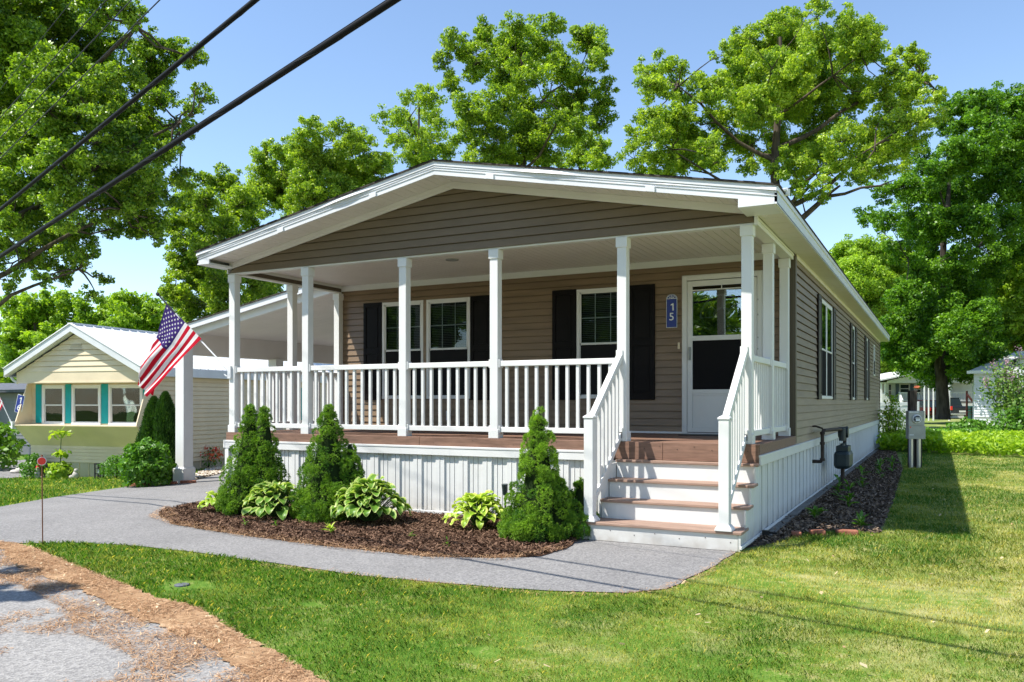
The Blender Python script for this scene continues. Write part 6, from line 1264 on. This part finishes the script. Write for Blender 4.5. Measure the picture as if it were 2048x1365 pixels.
scatter('pine_needles','thin scattered drifts of brown needles on the road',ROADSC,42000,lambda C,r:chips(C,r,.028,.0015,4,.006),'needle',105,'litter',dens=lambda q:np.clip((vnoise(q[:,0],q[:,1],1.3,8)*.55+vnoise(q[:,0],q[:,1],4.5,9)*.45-.47)*4.5,0,1)**1.2,z=.008)
scatter('dry_leaves','pale dry leaf scraps scattered over the needle litter',NS,900,lambda C,r:chips(C,r,.012,.005,1.6,.02),'litter',106,'litter')
scatter('needle_fringe','thin fringe of brown needles along the walk edge',[(-7.5,-1.1),(-6.9,-1.85),(-6.1,-2.2),(-4.7,-2.45),(-3.3,-2.57),(-2.4,-2.56),(-1.7,-2.3),(-1.45,-1.5),(-1.6,-1.6),(-1.9,-2.2),(-2.5,-2.35),(-3.3,-2.36),(-4.7,-2.2),(-6.2,-1.95),(-7.2,-1.2)],7000,lambda C,r:chips(C,r,.025,.0014,3,.02),'needle',107,'litter',z=.02)
scatter('needle_fringe','brown needles where the walk meets the lawn right of the steps',[(-.9,-3.3),(-.45,-3.05),(-.2,-2.75),(-.1,-2.1),(-.05,-1.0),(.06,-1.0),(.02,-2.1),(-.08,-2.8),(-.35,-3.12),(-.9,-3.36),(-3.5,-3.5),(-3.5,-3.4)],4500,lambda C,r:chips(C,r,.025,.0014,3,.02),'needle',108,'litter',z=.012)
LAWN1=EN[2:]+[(3.2,-7.0),(8,-6),(9,-2),(10,15),(3.6,15.4),(1.0,16.4),(.75,16.5),(1.0,10.2),(1.10,4.3),(1.12,.9),(.81,.85),(.39,.52),(.18,-.35),(.03,-.95),(0,-.92),(.0,-1.34),(-.05,-2.06),(-.13,-2.72),(-.37,-2.98),(-.88,-3.2),(-1.69,-3.34),(-2.61,-3.40),(-3.75,-3.33),(-4.46,-3.27),(-5.3,-3.32),(-6.02,-3.44),(-6.4,-3.7)]
def dry(x,y):
    a=np.clip((x+2.0+.35*(y+4))/3.4,0,1)*np.clip((9-y)/9,.25,1); v=vnoise(x,y,.55,11)*.45+vnoise(x,y,1.9,12)*.33+vnoise(x,y,7,13)*.22; a=a*np.clip(1-(y+1.5)/9,.35,1)
    return np.clip(a*.56+(v-.5)*2.3-.10*np.clip((-.5-x)/2,0,1)-.05+.25*np.clip((x-2.0)/3,0,1),0,1)
def blades(C,rng,H,Wd):
    n=len(C); D=dry(C[:,0],C[:,1]); d=np.hypot(C[:,0]-1.67,C[:,1]+8.77); sc=np.clip(d/6.5,.75,3.2)
    az=rng.random(n)*6.283; ln=rng.uniform(.15,.85,n); h=H*rng.uniform(.45,1.3,n)*(1-.4*D)*np.minimum(sc,1.2)*(.75+.5*vnoise(C[:,0],C[:,1],3.5,14)); wd=Wd*sc*rng.uniform(.7,1.3,n)
    dx=np.column_stack([np.cos(az),np.sin(az),np.zeros(n)]); sx=np.column_stack([-np.sin(az+rng.normal(size=n)*.5),np.cos(az),np.zeros(n)])
    mid=C+dx*(h*ln*.35)[:,None]; mid[:,2]+=h*.6; tip=C+dx*(h*ln)[:,None]; tip[:,2]+=h*(1-.25*ln)
    a=C-sx*wd[:,None]; b=C+sx*wd[:,None]; 
    V=np.stack([a,b,mid+sx*wd[:,None]*.75,tip,mid-sx*wd[:,None]*.75],1).reshape(-1,3); i=np.arange(n)[:,None]*5
    F=i+np.array([[0,1,2,3,4]]); tn=np.clip(.10+D*.85+rng.normal(size=n)*.16,0,1); tn=np.where(rng.random(n)<.06,.95,tn); return V,F,tn
def lawn(name,label,poly,n,seed,H=.055,Wd=.0016,box=None,dens=None):
    rng=np.random.default_rng(seed); P=np.array(poly); mn,mx=P.min(0),P.max(0)
    if box: mn=np.maximum(mn,box[0]); mx=np.minimum(mx,box[1])
    q=rng.random((n*6,2))*(mx-mn)+mn; q=q[inpoly(q[:,0],q[:,1],poly)]
    d=np.hypot(q[:,0]-1.67,q[:,1]+8.77); c,s=math.cos(YAW),math.sin(YAW); dx,dy=q[:,0]-1.6663,q[:,1]+8.7659; fw=-s*dx+c*dy; rt=c*dx+s*dy
    keep=(fw>2)&(np.abs(rt/np.maximum(fw,.1))<.95)&(rng.random(len(q))<np.clip((5.5/d)**1.8,0,1))
    D=dry(q[:,0],q[:,1]); keep&=rng.random(len(q))<(1-.58*D**1.5)
    # bare patches
    for bx,by,br in ((-3.45,-4.3,.24),(-2.2,-4.3,.09),(.9,-4.4,.12),(-.6,-4.7,.12)): keep&=~((np.hypot(q[:,0]-bx,(q[:,1]-by)*1.3)<br*(.7+.6*vnoise(q[:,0],q[:,1],9,2)))&(rng.random(len(q))<.9))
    q=q[keep][:n]; V,F,T=blades(np.column_stack([q,gh(q[:,0])]),rng,H,Wd); o=npmesh(name,V,F,L_['grass'],None,T); tag(o,label,'grass',kind='stuff'); return len(q)
g_=lawn('grass','front and side lawn grass, green at left and drying to straw colour at right',LAWN1,760000,201,.034,.0010)
LAWN2=[(-19.5,4.3),(-24,1),(-20.5,1.4),(-14.6,-.65),(-10.35,-2.05),(-10.45,-1.5),(-11.2,-.2),(-11.95,1.7),(-12.3,2.0),(-15.2,4.45)]
g2=lawn('grass','bright green lawn in front of the cream home',LAWN2,80000,202,.05,.0016)
LAWN3=[(-15.4,4.4),(-12.2,3.0),(-12.9,4.15),(-15.2,6.7),(-17.2,10.5),(-17.0,10.5),(-15.9,6.9)]
g3=lawn('grass','narrow grass strip along the side of the cream home',[(-15.2,4.8),(-12.4,3.4),(-15.1,6.5),(-17.0,9.5),(-16.3,7.9)],16000,203,.05,.002)
print('tree leaves',TOT,'blades',g_,g2,g3)
# fallen leaves on the lawn
rng=np.random.default_rng(77)
scatter('fallen_leaves','scattered pale curled leaves lying on the lawn',[(-2,-5),(2,-6.3),(6,-5),(6,6),(1.5,6),(.5,-2),(-1,-3.4)],170,lambda C,r:chips(C,r,.018,.008,1.2,.03),'litter',109,'litter',z=.04)
